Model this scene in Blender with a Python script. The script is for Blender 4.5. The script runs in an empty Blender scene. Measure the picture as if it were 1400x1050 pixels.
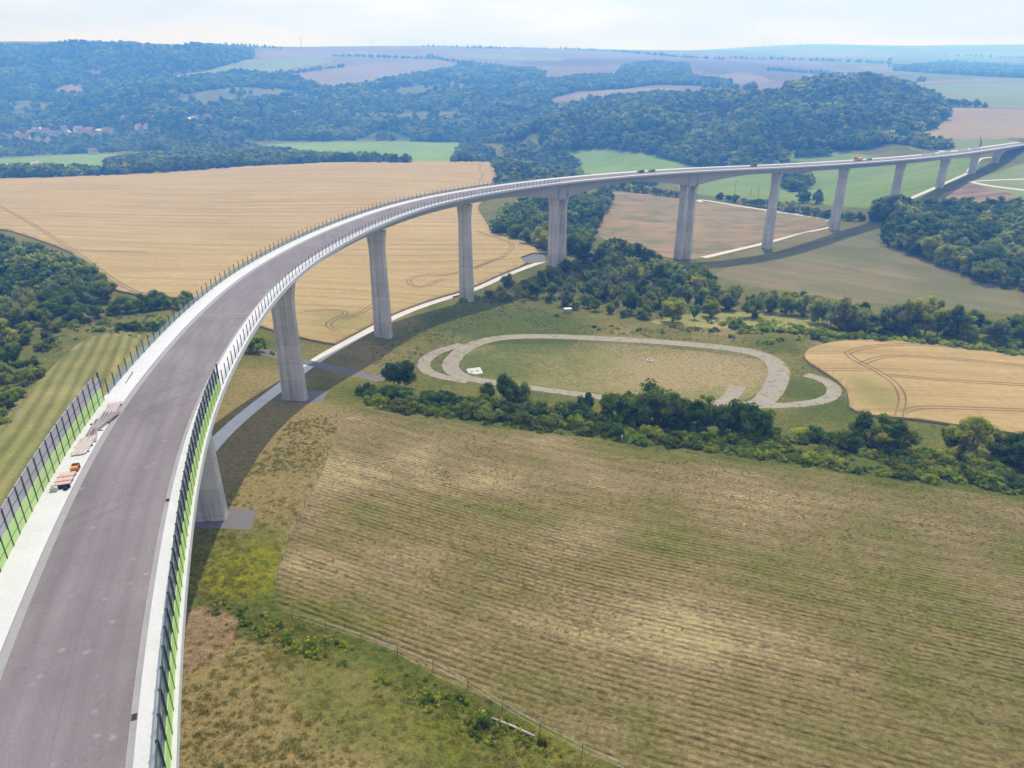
import bpy, math, random
import numpy as np
from mathutils import Vector, geometry
from mathutils.bvhtree import BVHTree
random.seed(7); RNG = np.random.default_rng(11)
S = bpy.context.scene
COL = S.collection
# ------------------------------------------------------------------ camera model
F, PW, PH, CAMZ = 970.0, 1400.0, 1050.0, 110.0
PITCH = math.atan((525 - 102) / F)
CP, SP = math.cos(PITCH), math.sin(PITCH)
def ray(x, y):
    u = (np.asarray(x, float) - 700) / F; v = (np.asarray(y, float) - 525) / F
    return u, CP - v * SP, SP + v * CP
cam_d = bpy.data.cameras.new('camera'); cam = bpy.data.objects.new('camera', cam_d); COL.objects.link(cam)
cam.location = (0, 0, CAMZ); cam.rotation_euler = (math.pi / 2 - PITCH, 0, 0)
cam_d.sensor_width = 36; cam_d.lens = F / PW * 36; cam_d.clip_end = 60000; cam_d.clip_start = 1
S.camera = cam
# ------------------------------------------------------------------ object helpers
def tag(o, label=None, cat=None, group=None, kind=None):
    if label: o['label'] = label
    if cat: o['category'] = cat
    if group: o['group'] = group
    if kind: o['kind'] = kind
    return o
def obj(name, me, mat=None, parent=None):
    o = bpy.data.objects.new(name, me); COL.objects.link(o)
    if mat is not None and len(me.materials) == 0: me.materials.append(mat)
    if parent: o.parent = parent
    return o
def empty(name, loc, rz=0.0):
    o = bpy.data.objects.new(name, None); COL.objects.link(o); o.location = loc
    o.rotation_euler = (0, 0, rz); o.empty_display_size = 0.5
    return o
def copy_tree(o, parent=None):
    c = o.copy(); COL.objects.link(c)
    if parent: c.parent = parent
    for ch in list(o.children): copy_tree(ch, c)
    return c
class MB:
    def __init__(s): s.v = []; s.f = []
    def add(s, vs, fs):
        b = len(s.v); s.v += [tuple(map(float, p)) for p in vs]; s.f += [tuple(b + i for i in f) for f in fs]
        return s
    def box(s, x0, x1, y0, y1, z0, z1, M=None):
        vs = [Vector(p) for p in ((x0,y0,z0),(x1,y0,z0),(x1,y1,z0),(x0,y1,z0),(x0,y0,z1),(x1,y0,z1),(x1,y1,z1),(x0,y1,z1))]
        if M is not None: vs = [M @ p for p in vs]
        return s.add(vs, [(0,3,2,1),(4,5,6,7),(0,1,5,4),(1,2,6,5),(2,3,7,6),(3,0,4,7)])
    def tube(s, pts, rads, n=8, cap=True):
        pts = [Vector(p) for p in pts]; base = len(s.v); vs = []; fs = []
        for i, p in enumerate(pts):
            d = (pts[min(i+1, len(pts)-1)] - pts[max(i-1, 0)]).normalized()
            a = d.orthogonal().normalized() if abs(d.z) < .999 else Vector((1,0,0)); b = d.cross(a).normalized()
            r = rads[i] if hasattr(rads, '__len__') else rads
            for k in range(n):
                t = 2*math.pi*k/n; vs.append(p + a*(r*math.cos(t)) + b*(r*math.sin(t)))
        for i in range(len(pts)-1):
            for k in range(n): fs.append((i*n+k, i*n+(k+1)%n, (i+1)*n+(k+1)%n, (i+1)*n+k))
        if cap: fs.append(tuple(range(n-1,-1,-1))); fs.append(tuple((len(pts)-1)*n+k for k in range(n)))
        return s.add(vs, fs)
    def mesh(s, name, smooth=False):
        me = bpy.data.meshes.new(name); me.from_pydata(s.v, [], s.f); me.update()
        if smooth: me.polygons.foreach_set('use_smooth', [True]*len(me.polygons))
        return me
    def build(s, name, mat, parent=None, smooth=False): return obj(name, s.mesh(name, smooth), mat, parent)
# ------------------------------------------------------------------ material helpers
class NT:
    def __init__(s, name):
        s.m = bpy.data.materials.new(name); s.m.use_nodes = True; s.t = s.m.node_tree
        s.b = s.t.nodes['Principled BSDF']; s.b.inputs['Specular IOR Level'].default_value = 0.0
        s.b.inputs['Roughness'].default_value = .9; s.co = None
    def n(s, kind, **kw):
        nd = s.t.nodes.new(kind)
        for k, v in kw.items():
            if k.startswith('i_'):
                key = k[2:]; key = int(key) if key.isdigit() else key
                s.set(nd.inputs[key], v)
            else: setattr(nd, k, v)
        return nd
    def set(s, sock, v):
        if hasattr(v, 'is_linked') or isinstance(v, bpy.types.NodeSocket): s.t.links.new(v, sock)
        elif isinstance(v, (tuple, list)) and len(v) == 3 and sock.type == 'RGBA': sock.default_value = (*v, 1)
        else: sock.default_value = v
    def coord(s):
        if s.co is None: s.co = s.n('ShaderNodeTexCoord').outputs['Object']
        return s.co
    def noise(s, scale, detail=4, rough=.55, vec=None, dist=0):
        return s.n('ShaderNodeTexNoise', i_Scale=scale, i_Detail=detail, i_Roughness=rough, i_Distortion=dist, i_Vector=vec if vec is not None else s.coord()).outputs['Fac']
    def ramp(s, fac, stops):
        r = s.n('ShaderNodeValToRGB', i_Fac=fac); e = r.color_ramp.elements
        while len(e) < len(stops): e.new(.5)
        for el, (p, c) in zip(e, stops): el.position = p; el.color = (*c, 1) if hasattr(c, '__len__') else (c, c, c, 1)
        return r.outputs['Color']
    def mix(s, f, a, b, mode='MIX'):
        m = s.n('ShaderNodeMix', data_type='RGBA', blend_type=mode); s.set(m.inputs[0], f); s.set(m.inputs[6], a); s.set(m.inputs[7], b)
        return m.outputs[2]
    def math(s, op, a, b=0.0, c=0.0):
        m = s.n('ShaderNodeMath', operation=op); s.set(m.inputs[0], a); s.set(m.inputs[1], b); s.set(m.inputs[2], c)
        return m.outputs[0]
    def attr(s, name): return s.n('ShaderNodeAttribute', attribute_name=name).outputs['Fac']
    def dirc(s, ang):            # coordinate measured across lines that run at plan angle ang (radians)
        d = s.n('ShaderNodeVectorMath', operation='DOT_PRODUCT', i_0=s.coord()); d.inputs[1].default_value = (-math.sin(ang), math.cos(ang), 0)
        return d.outputs['Value']
    def stretch(s, ang, along, across):   # coordinates squeezed along a plan direction
        m = s.n('ShaderNodeMapping', vector_type='TEXTURE', i_0=s.coord()); m.inputs['Rotation'].default_value = (0, 0, ang)
        m.inputs['Scale'].default_value = (along, across, 1); return m.outputs[0]
    def color(s, c): s.set(s.b.inputs['Base Color'], c)
    def bump(s, h, strength=.5, dist=.2):
        b = s.n('ShaderNodeBump', i_Strength=strength, i_Distance=dist, i_Height=h); s.t.links.new(b.outputs[0], s.b.inputs['Normal'])
def plain(name, c, rough=.7, spec=.3, metal=0, var=.15, scale=3.0):
    m = NT(name); n = m.noise(scale, 5)
    m.color(m.mix(n, tuple(x*(1-var) for x in c), tuple(min(1, x*(1+var)) for x in c)))
    m.b.inputs['Roughness'].default_value = rough; m.b.inputs['Specular IOR Level'].default_value = spec; m.b.inputs['Metallic'].default_value = metal
    return m.m
# ------------------------------------------------------------------ terrain: depth below the camera over (azimuth, ln range)
CTRL = []
def cp(x, y, D=None, Y=None):
    u, f, d = ray(x, y)
    if D is None: D = Y * d / f
    else: Y = D * f / d
    X = u / f * Y; CTRL.append((X, Y, D))
def cw(X, Y, D): CTRL.append((X, Y, D))
for P in ((-50.6,99.7,68.5),(-57.9,174.1,80.2),(-47.7,247.8,89.4),(-21.4,312.5,95.0),(23.2,367,91.5),(104,428,103),(165.5,460,104.2),(223.9,495.3,98.8),(283.8,539,93.2),(347.5,592.7,84.2),(403.6,646.3,80.3),(456.5,698.6,77.0)): cw(*P)
for P in ((0,8,57),(-30,30,58),(30,30,60),(0,50,64),(60,50,64),(-60,50,62),(-110,60,66),(120,50,66),(-25,80,67),(40,100,73),(110,125,82),(27,156,84),(-42,167,79.5),(-10,120,74.5),(180,100,80),(-150,100,72),(-200,160,80),(250,120,84)): cw(*P)
for a in ((100,560,76),(30,500,79),(200,470,81),(60,420,84),(0,340,88),(-80,400,86),(200,405,88),(270,408,88),(420,462,86.5),(560,440,91)): cp(*a)
for a in ((580,500,90.5),(640,515,90),(612,480,90.5),(700,459,91),(850,463,91),(1000,475,91),(1068,505,90.5),(1150,537,89.5),(1040,553,89.5),(900,540,89.5),(780,535,89.5),(860,500,91),
          (1250,520,90),(1400,590,88),(1150,470,91.5),(1400,484,93),(1600,560,92),(1200,450,95),(1000,440,95),(870,430,95),(1100,432,94.5),(1300,420,98),(1250,380,99),(1400,402,97),(1400,330,92),(1550,380,95),(1300,300,93.5),(1400,280,86),(700,400,95),(800,400,97.5),(940,400,100)): cp(*a)
for a in ((0,290,92),(-100,300,92),(400,300,95),(600,300,95),(200,330,92),(300,234,99),(0,244,97),(-100,246,97),(150,240,98.5),(450,222,100),(560,221,100.5),(660,222,101),(670,260,99),(735,340,94),(200,280,95.5)): cp(*a)
for a in ((830,265,106),(950,273,106.5),(1130,300,104.5),(830,330,101),(1000,250,107),(1200,250,96),(1100,232,104),(1000,232,107),(900,222,110),(800,215,114),(740,250,106),(700,210,114)): cp(*a)
for a in ((0,224,118),(120,222,118),(200,214,118),(-100,226,118),(420,197,118),(420,210,119),(640,197,118),(560,215,119),(540,195,118)): cp(*a)
# the far slopes: pixel, forward distance
for x, y, Y in ((60,186,1480),(160,185,1480),(-100,186,1480),(262,162,1520),(195,130,1690),(100,150,1700),(0,120,2000),(100,100,2150),(60,66,2450),(120,57,2420),(165,64,2450),(212,58,2450),(0,66,2500),(-150,66,2500),(200,66,2500),(230,100,2100),(330,190,1440),(330,150,1700),(330,110,2100),(300,70,2700),(340,66,3200),
    (450,188,1460),(450,150,1720),(450,118,2100),(420,90,2700),(450,64,4200),(600,190,1430),(600,150,1750),(600,110,2250),(600,82,3100),(600,63,4400),(720,185,1380),(720,150,1700),(720,105,2400),(720,68,4300),
    (740,170,1280),(850,180,1150),(850,130,1720),(850,105,2250),(850,85,3000),(850,70,4500),(900,150,1320),(960,208,1010),(960,170,1150),(960,130,1600),(1050,205,960),(1050,160,1130),(1050,122,1750),(1050,95,2800),(1000,70,5500),
    (1130,160,1100),(1150,200,940),(1180,140,1180),(1180,112,1330),(1240,140,1250),(1290,160,1120),(1240,183,980),(1230,112,2000),(1320,130,1500),(1300,112,2000),(1330,190,860),(1400,190,800),(1400,150,1200),(1400,112,2000),(1500,190,850),(1500,112,2000),
    (0,68,5000),(-150,68,5000),(130,68,5000),(230,67,5000),(0,70,9000),(-150,70,9000),(200,70,9000),(450,66,9000),(720,70,9000),(900,72,9000),(600,66,7000),(1200,92,3000),(1300,95,3000),(1400,100,2800),(1500,100,2800),(1300,80,5000),(1150,75,5200),(1400,78,5000),(1050,63,8500),(1130,60,9000),(1200,63,9000),(1300,61,9000),(1400,60,9000),(1550,60,9000)): cp(x, y, Y=Y)
for Y in (700,1500,2500,4500): cw(-Y*1.5, Y, {700:92,1500:100,2500:-70,4500:-130}[Y]); cw(Y*1.6, Y, {700:70,1500:30,2500:-20,4500:-70}[Y])
K1, K2 = 1/14.0, 3.0
C_ = np.array(CTRL); rr = np.hypot(C_[:,0], C_[:,1]); az = np.degrees(np.arctan2(C_[:,0], C_[:,1]))
Q = np.stack([az*K1, np.log(rr)*K2], 1)
def phi(r2): return np.where(r2 > 1e-12, .5*r2*np.log(np.maximum(r2, 1e-12)), 0)
n_ = len(Q); A_ = np.zeros((n_+3, n_+3)); A_[:n_,:n_] = phi(((Q[:,None]-Q[None])**2).sum(2)) + np.eye(n_)*.004
A_[:n_,n_] = 1; A_[:n_,n_+1:] = Q; A_[n_:,:n_] = A_[:n_,n_:].T
W_ = np.linalg.solve(A_, np.concatenate([C_[:,2], [0,0,0]]))
AZ0, AZ1, LR0, LR1 = -66.0, 66.0, math.log(8.0), math.log(10400.0)
GA, GL = np.arange(AZ0, AZ1+.1, .4), np.arange(LR0, LR1, .015)
gq = np.stack(np.meshgrid(GA*K1, GL*K2, indexing='ij'), -1).reshape(-1, 2)
gd = np.empty(len(gq))
for i in range(0, len(gq), 20000):
    q = gq[i:i+20000]; gd[i:i+20000] = phi(((q[:,None]-Q[None])**2).sum(2)) @ W_[:n_] + W_[n_] + q @ W_[n_+1:]
GD = gd.reshape(len(GA), len(GL))
def depth_al(a, l):
    x = np.clip((np.asarray(a)-AZ0)/.4, 0, len(GA)-1.001); y = np.clip((np.asarray(l)-LR0)/.015, 0, len(GL)-1.001)
    i = x.astype(int); j = y.astype(int); s = x-i; t = y-j
    return GD[i,j]*(1-s)*(1-t)+GD[i+1,j]*s*(1-t)+GD[i,j+1]*(1-s)*t+GD[i+1,j+1]*s*t
def ground_z(X, Y):
    return CAMZ - depth_al(np.degrees(np.arctan2(X, Y)), np.log(np.maximum(np.hypot(X, Y), 8.1)))
def hit_al(x, y, minr=20.0):
    """pixels of the photograph -> (azimuth, ln range) where the ray meets the terrain"""
    u, f, d = ray(x, y); h = np.hypot(u, f); a = np.degrees(np.arctan2(u, f)); sl = d/h
    l = np.arange(math.log(minr), LR1-.02, .006)
    dr = np.exp(l)[None,:]*np.atleast_1d(sl)[:,None]; dt = depth_al(np.repeat(np.atleast_1d(a)[:,None], len(l), 1), np.repeat(l[None], len(np.atleast_1d(a)), 0))
    g = dr - dt; k = np.argmax(g >= 0, axis=1); miss = ~(g >= 0).any(axis=1)
    # a ray above the skyline lands on the point it passes closest to
    k = np.where(miss, np.argmax(g/np.exp(l)[None], axis=1), k); km = np.maximum(k-1, 0); ii = np.arange(len(k))
    g0, g1 = g[ii,km], g[ii,k]; t = np.where((g1 > g0) & ~miss, np.clip(-g0/np.where(g1 == g0, 1, g1-g0), 0, 1), 1)
    return np.atleast_1d(a), l[km]+(l[k]-l[km])*t
def hit(x, y, minr=20.0):
    a, l = hit_al(x, y, minr); r = np.exp(l); X = r*np.sin(np.radians(a)); Y = r*np.cos(np.radians(a))
    return X, Y, ground_z(X, Y)
def H(x, y):
    X, Y, Z = hit([x], [y]); return Vector((X[0], Y[0], Z[0]))
def plan_angle(x0, y0, x1, y1):
    a, b = H(x0, y0), H(x1, y1); return math.atan2(b.y-a.y, b.x-a.x)
def dens(P, step, closed=True):
    P = np.array(P, float); out = []
    n = len(P) if closed else len(P)-1
    for i in range(n):
        a, b = P[i], P[(i+1) % len(P)]; k = max(1, int(np.linalg.norm(b-a)/step)); t = np.arange(k)[:,None]/k; out.append(a+(b-a)*t)
    if not closed: out.append(P[-1:])
    return np.vstack(out)
def smooth_poly(P, closed=True, it=2):
    P = np.array(P, float)
    for _ in range(it):
        if closed:
            N = np.roll(P, -1, 0); P = np.stack([.75*P+.25*N, .25*P+.75*N], 1).reshape(-1, 2)
        else:
            a, b = P[:-1], P[1:]; P = np.vstack([P[:1], np.stack([.75*a+.25*b, .25*a+.75*b], 1).reshape(-1, 2)[1:-1], P[-1:]])
    return P
def inpoly(x, y, P):
    r = np.zeros(len(x), bool); j = len(P)-1
    for i in range(len(P)):
        xi, yi = P[i]; xj, yj = P[j]
        if yi != yj:
            c = ((yi > y) != (yj > y)) & (x < (xj-xi)*(y-yi)/(yj-yi)+xi); r ^= c
        j = i
    return r
def xy2al(XY): return np.stack([np.degrees(np.arctan2(XY[:,0], XY[:,1])), np.log(np.hypot(XY[:,0], XY[:,1]))], 1)
def al2xy(a, l): r = np.exp(l); return np.stack([r*np.sin(np.radians(a)), r*np.cos(np.radians(a))], -1)
def area_px(P, sm=1):                       # a patch outlined in the photograph, laid onto the terrain
    P = smooth_poly(P, True, sm) if sm else np.array(P, float)
    P = dens(P, 12); a, l = hit_al(P[:,0], P[:,1]); return np.stack([a, l], 1)
def ribbon_xy(C, w):                        # a strip of width w along a plan line
    C = np.array(C, float); T = np.gradient(C, axis=0); T /= np.linalg.norm(T, axis=1)[:,None]; N = np.stack([-T[:,1], T[:,0]], 1)
    w = np.asarray(w, float)*np.ones(len(C)); return C+N*w[:,None]/2, C-N*w[:,None]/2
def line_px(P, sm=2, step=4):
    P = dens(smooth_poly(P, False, sm), step, False); X, Y, Z = hit(P[:,0], P[:,1]); return np.stack([X, Y], 1)
def resample(C, step):
    d = np.concatenate([[0], np.cumsum(np.linalg.norm(np.diff(C, axis=0), axis=1))]); s = np.linspace(0, d[-1], max(2, int(d[-1]/step)+1))
    return np.stack([np.interp(s, d, C[:,0]), np.interp(s, d, C[:,1])], 1)
def strip_px(P, w, sm=2, step=2.0, closed=False, rag=0):
    C = resample(line_px(P, sm), step)
    if len(C) > 8:
        for _ in range(6): C[1:-1] = (C[:-2]+2*C[1:-1]+C[2:])/4
    L, R = ribbon_xy(C, w)
    if rag: w2 = w*(1+rag*RNG.normal(size=len(C))); L, _ = ribbon_xy(C, w2); w2 = w*(1+rag*RNG.normal(size=len(C))); _, R = ribbon_xy(C, w2)
    return xy2al(np.vstack([L, R[::-1]]))
# ------------------------------------------------------------------ ground materials
def grass_mat(name, green, dry, lush, scale=.05, bias=.5, grain=1.0):
    m = NT(name); a = m.noise(scale, 6, .62); b = m.noise(scale*9, 5, .6); c = m.noise(1.1*grain, 4, .7); f = m.noise(4.5*grain, 3, .7)
    k = m.math('ADD', m.math('MULTIPLY', a, .6), m.math('MULTIPLY', b, .4)); k = m.math('ADD', k, m.math('MULTIPLY', m.attr('dry'), .32)); k = m.math('SUBTRACT', k, m.math('MULTIPLY', m.attr('lush'), .3))
    base = m.ramp(k, [(bias-.17, lush), (bias-.04, green), (bias+.1, tuple((g+d)/2 for g, d in zip(green, dry))), (bias+.22, dry)])
    lime = m.mix(m.ramp(b, [(.35, .35), (.65, 1)]), (.09, .12, .012), (.23, .22, .015)); base = m.mix(m.math('MULTIPLY', m.attr('lime'), m.ramp(c, [(.3, .55), (.6, 1)])), base, lime)
    bare = m.mix(c, (.19, .13, .07), (.29, .205, .12)); base = m.mix(m.ramp(m.math('ADD', m.attr('bare'), m.math('MULTIPLY', m.math('SUBTRACT', b, .5), .8)), [(.35, 0), (.6, 1)]), base, bare)
    base = m.mix(1.0, base, m.ramp(c, [(.28, (.5, .5, .46)), (.5, (1, 1, 1)), (.74, (1.4, 1.34, 1.22))]), 'MULTIPLY')
    base = m.mix(1.0, base, m.ramp(f, [(.3, (.66, .67, .62)), (.52, (1, 1, 1)), (.74, (1.3, 1.28, 1.2))]), 'MULTIPLY')
    m.color(base); m.bump(m.math('ADD', c, m.math('MULTIPLY', f, .6)), .9, .5); return m.m
M_ground = grass_mat('rough_grass', (.14, .142, .036), (.24, .19, .08), (.095, .115, .025), .05, .545)
M_floor = grass_mat('basin_grass', (.19, .185, .06), (.3, .245, .12), (.125, .145, .04), .04, .5)
M_mead = grass_mat('small_meadow', (.25, .26, .07), (.34, .29, .12), (.15, .19, .05), .05)
def stubble_mat(ang):
    m = NT('stubble'); w = m.dirc(ang); n1 = m.noise(2.4, 5, .74, m.stretch(ang, 4, 1)); n2 = m.noise(.3, 4, .6, m.stretch(ang, 6, 1)); patch = m.noise(.03, 6, .62); big = m.noise(.011, 3, .5); fine = m.noise(6.5, 4, .75); clod = m.noise(1.5, 4, .7)
    ph = m.math('ADD', w, m.math('ADD', m.math('MULTIPLY', m.noise(.008, 1), 7.0), m.math('MULTIPLY', m.noise(.6, 3), .22)))
    row = m.math('SINE', m.math('MULTIPLY', ph, 2*math.pi/1.15)); row2 = m.math('SINE', m.math('MULTIPLY', ph, 2*math.pi/5.2)); amp = m.ramp(m.noise(.05, 4, .6), [(.35, .05), (.65, .24)])
    k = m.math('ADD', m.math('MULTIPLY', patch, .65), m.math('MULTIPLY', big, .42)); k = m.math('ADD', k, m.math('MULTIPLY', m.math('SUBTRACT', n2, .5), .16)); k = m.math('ADD', k, m.math('MULTIPLY', m.math('SUBTRACT', clod, .5), .16))
    k = m.math('ADD', k, m.math('MULTIPLY', m.attr('dry'), .1)); k = m.math('SUBTRACT', k, m.math('MULTIPLY', m.attr('lush'), .12))
    base = m.ramp(k, [(.4, (.095, .11, .026)), (.48, (.14, .14, .043)), (.55, (.183, .154, .07)), (.62, (.228, .184, .1)), (.71, (.32, .268, .145))])
    r = m.math('ADD', m.math('MULTIPLY', row, amp), m.math('MULTIPLY', row2, .06)); r = m.math('ADD', r, m.math('MULTIPLY', m.math('SUBTRACT', n1, .5), 1.5)); r = m.math('ADD', r, .52)
    base = m.mix(1.0, base, m.ramp(r, [(.1, (.34, .33, .25)), (.32, (.72, .7, .62)), (.5, (1.02, 1.01, .97)), (.95, (1.4, 1.36, 1.26))]), 'MULTIPLY')
    base = m.mix(1.0, base, m.ramp(m.math('ADD', m.math('MULTIPLY', fine, .5), m.math('MULTIPLY', clod, .5)), [(.34, (.5, .5, .43)), (.5, (1, 1, .98)), (.66, (1.45, 1.4, 1.3))]), 'MULTIPLY')
    m.color(base); m.bump(m.math('ADD', r, m.math('MULTIPLY', fine, .6)), .8, .4); return m.m
M_stub = stubble_mat(math.radians(-24.5))
def wheat_mat(name, ang, spacing, wob=1.0, off=0.0, tint=(1, 1, 1)):
    m = NT(name); w = m.dirc(ang); st = m.stretch(ang, 14, 1); n1 = m.noise(.16, 5, .6, st); n2 = m.noise(.02, 4, .55); fine = m.noise(2.5, 4, .7); mid = m.noise(.35, 4, .6); lodg = m.noise(.05, 4, .6, m.stretch(ang, 4, 1))
    w = m.math('ADD', w, m.math('MULTIPLY', m.noise(.006, 2), 26*wob))
    d = m.math('ABSOLUTE', m.math('SUBTRACT', m.math('FLOORED_MODULO', m.math('ADD', w, off), spacing), spacing/2))   # distance to the tramline
    d2 = m.math('ABSOLUTE', m.math('SUBTRACT', d, .95)); line = m.ramp(d2, [(.18, 1), (.42, 0)])
    line = m.math('MULTIPLY', line, m.ramp(m.noise(.012, 3, .5, m.stretch(ang, 3, 1)), [(.4, .25), (.6, .95)]))
    t = lambda c: tuple(a*b for a, b in zip(c, tint))
    base = m.mix(n2, t((.33, .248, .115)), t((.4, .308, .155))); base = m.mix(1.0, base, m.ramp(n1, [(.3, (.84, .82, .78)), (.55, (1, 1, 1)), (.75, (1.1, 1.1, 1.1))]), 'MULTIPLY')
    base = m.mix(1.0, base, m.ramp(fine, [(.3, (.84, .83, .8)), (.7, (1.13, 1.12, 1.1))]), 'MULTIPLY'); base = m.mix(1.0, base, m.ramp(mid, [(.32, (.9, .9, .88)), (.65, (1.05, 1.05, 1.05))]), 'MULTIPLY')
    base = m.mix(m.math('MULTIPLY', m.attr('dry'), .75), base, (.19, .185, .06)); base = m.mix(m.ramp(lodg, [(.66, 0), (.74, .35)]), base, (.28, .19, .09))
    base = m.mix(m.math('MULTIPLY', line, .8), base, (.17, .115, .06)); m.color(base)
    m.bump(m.math('ADD', m.math('MULTIPLY', line, -1.5), m.math('ADD', fine, mid)), .6, .3); return m.m
M_wheat = wheat_mat('ripe_wheat', plan_angle(150, 300, 500, 302), 15.0, .5)
M_wheat2 = wheat_mat('ripe_wheat_valley', plan_angle(1150, 520, 1390, 527), 17.0, .3, 5.0, (1.02, .99, .95))
M_straw = plain('wheat_straw', (.3, .21, .1), .95, .1, 0, .3, 2)
def crop_mat(name, c1, c2, ang=0.0, row=0.0, sc=.02, amp=.1, blotch=None):
    m = NT(name); n = m.noise(sc, 5, .6); s = m.noise(.12, 4, .6, m.stretch(ang, 12, 1)); f = m.noise(1.2, 4, .7); base = m.mix(m.ramp(n, [(.35, 0), (.65, 1)]), c1, c2)
    if blotch: base = m.mix(m.ramp(m.noise(sc*2.2, 5, .65), [(.5, 0), (.62, .8)]), base, blotch)
    base = m.mix(1.0, base, m.ramp(s, [(.3, (1-amp*2,)*3), (.7, (1+amp,)*3)]), 'MULTIPLY'); base = m.mix(1.0, base, m.ramp(f, [(.3, (1-amp*1.5,)*3), (.7, (1+amp,)*3)]), 'MULTIPLY')
    if row:
        r = m.math('SINE', m.math('MULTIPLY', m.math('ADD', m.dirc(ang), m.math('MULTIPLY', m.noise(.03, 3), 2.5)), 2*math.pi/row)); r = m.math('ADD', r, m.math('MULTIPLY', m.math('SUBTRACT', f, .5), 1.5))
        base = m.mix(1.0, base, m.ramp(m.math('ADD', m.math('MULTIPLY', r, .5), .5), [(.1, (.78, .8, .74)), (.8, (1.12, 1.1, 1.08))]), 'MULTIPLY')
    m.color(base); m.bump(f, .5, .3); return m.m
M_mow = crop_mat('mown_grass', (.16, .17, .052), (.25, .22, .085), plan_angle(20, 640, 110, 490), 3.4, .05, .12)
M_brown = crop_mat('brown_stubble', (.3, .21, .12), (.2, .17, .085), plan_angle(880, 320, 1000, 322), 0, .018, .12, (.14, .15, .07))
M_olive = crop_mat('olive_field', (.135, .14, .055), (.2, .165, .085), plan_angle(1100, 360, 1300, 395), 0, .02, .1)
M_green = crop_mat('green_crop', (.135, .2, .045), (.18, .235, .06), 0.2, 0, .015, .08)
M_green2 = crop_mat('meadow_crop', (.15, .23, .045), (.2, .28, .06), 0.1, 0, .01, .08)
M_pale = crop_mat('pale_green_crop', (.16, .2, .075), (.2, .235, .095), 0.1, 0, .008, .05)
M_tan = crop_mat('tan_crop', (.25, .2, .115), (.3, .24, .14), 0.1, 0, .006, .06)
M_plat = crop_mat('far_ripe_crop', (.15, .118, .088), (.2, .158, .118), 0.1, 0, .003, .06)
M_plat2 = crop_mat('far_pale_crop', (.18, .15, .115), (.23, .19, .145), 0.1, 0, .003, .05)
M_wood = crop_mat('wood_floor', (.07, .09, .03), (.13, .14, .055), 0, 0, .02, .3)
M_scrub = crop_mat('bare_bank', (.3, .22, .15), (.22, .16, .1), 0, 0, .05, .25)
def gravel_mat():
    m = NT('gravel'); n = m.noise(.25, 5, .65); f = m.noise(3, 4, .7); b = m.mix(n, (.235, .21, .165), (.335, .305, .245)); b = m.mix(m.ramp(m.noise(.5, 5, .7), [(.5, 0), (.66, .85)]), b, (.14, .145, .06))
    m.color(m.mix(1.0, b, m.ramp(f, [(.3, (.8,)*3), (.7, (1.15,)*3)]), 'MULTIPLY')); m.bump(f, .5, .1); return m.m
M_gravel = gravel_mat()
def conc_mat(name, c, stain=.35, sc=.6, streak=False):
    m = NT(name); n = m.noise(sc, 6, .65); f = m.noise(sc*9, 4, .7)
    b = m.mix(m.ramp(n, [(.3, 0), (.7, 1)]), tuple(x*(1-stain*.5) for x in c), c); b = m.mix(1.0, b, m.ramp(f, [(.3, (.92,)*3), (.7, (1.05,)*3)]), 'MULTIPLY')
    if streak:
        mp = m.n('ShaderNodeMapping', i_0=m.coord()); mp.inputs['Scale'].default_value = (1.3, 1.3, .06)
        b = m.mix(1.0, b, m.ramp(m.noise(1, 5, .7, mp.outputs[0]), [(.3, (.6, .6, .58)), (.52, (.97, .97, .96)), (.75, (1.1, 1.09, 1.06))]), 'MULTIPLY')
        sep = m.n('ShaderNodeSeparateXYZ', i_0=m.coord()).outputs[2]
        j = m.math('ABSOLUTE', m.math('SUBTRACT', m.math('FLOORED_MODULO', sep, 5.0), 2.5)); b = m.mix(1.0, b, m.ramp(j, [(.04, (.72,)*3), (.1, (1,)*3)]), 'MULTIPLY')
        hr = m.n('ShaderNodeTexWhiteNoise', noise_dimensions='1D'); m.set(hr.inputs['W'], m.math('FLOOR', m.math('DIVIDE', m.math('ADD', sep, 2.5), 5.0))); b = m.mix(1.0, b, m.ramp(hr.outputs[0], [(0, (.9, .9, .9)), (1, (1.06, 1.05, 1.03))]), 'MULTIPLY')
    m.color(b); m.b.inputs['Roughness'].default_value = .8; m.b.inputs['Specular IOR Level'].default_value = .2; m.bump(f, .2, .02); return m.m
M_white = conc_mat('pale_concrete', (.54, .545, .54), .22, .35)
M_conc = conc_mat('pier_concrete', (.56, .535, .485), .35, .3, True)
M_deckc = conc_mat('deck_concrete', (.44, .435, .42), .3, .2)
M_gut = conc_mat('gutter_asphalt', (.3, .29, .29), .3, .5)
M_pad = conc_mat('grey_paving', (.145, .135, .14), .3, .3)
M_chan = conc_mat('channel_concrete', (.55, .535, .5), .35, .4)
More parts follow.
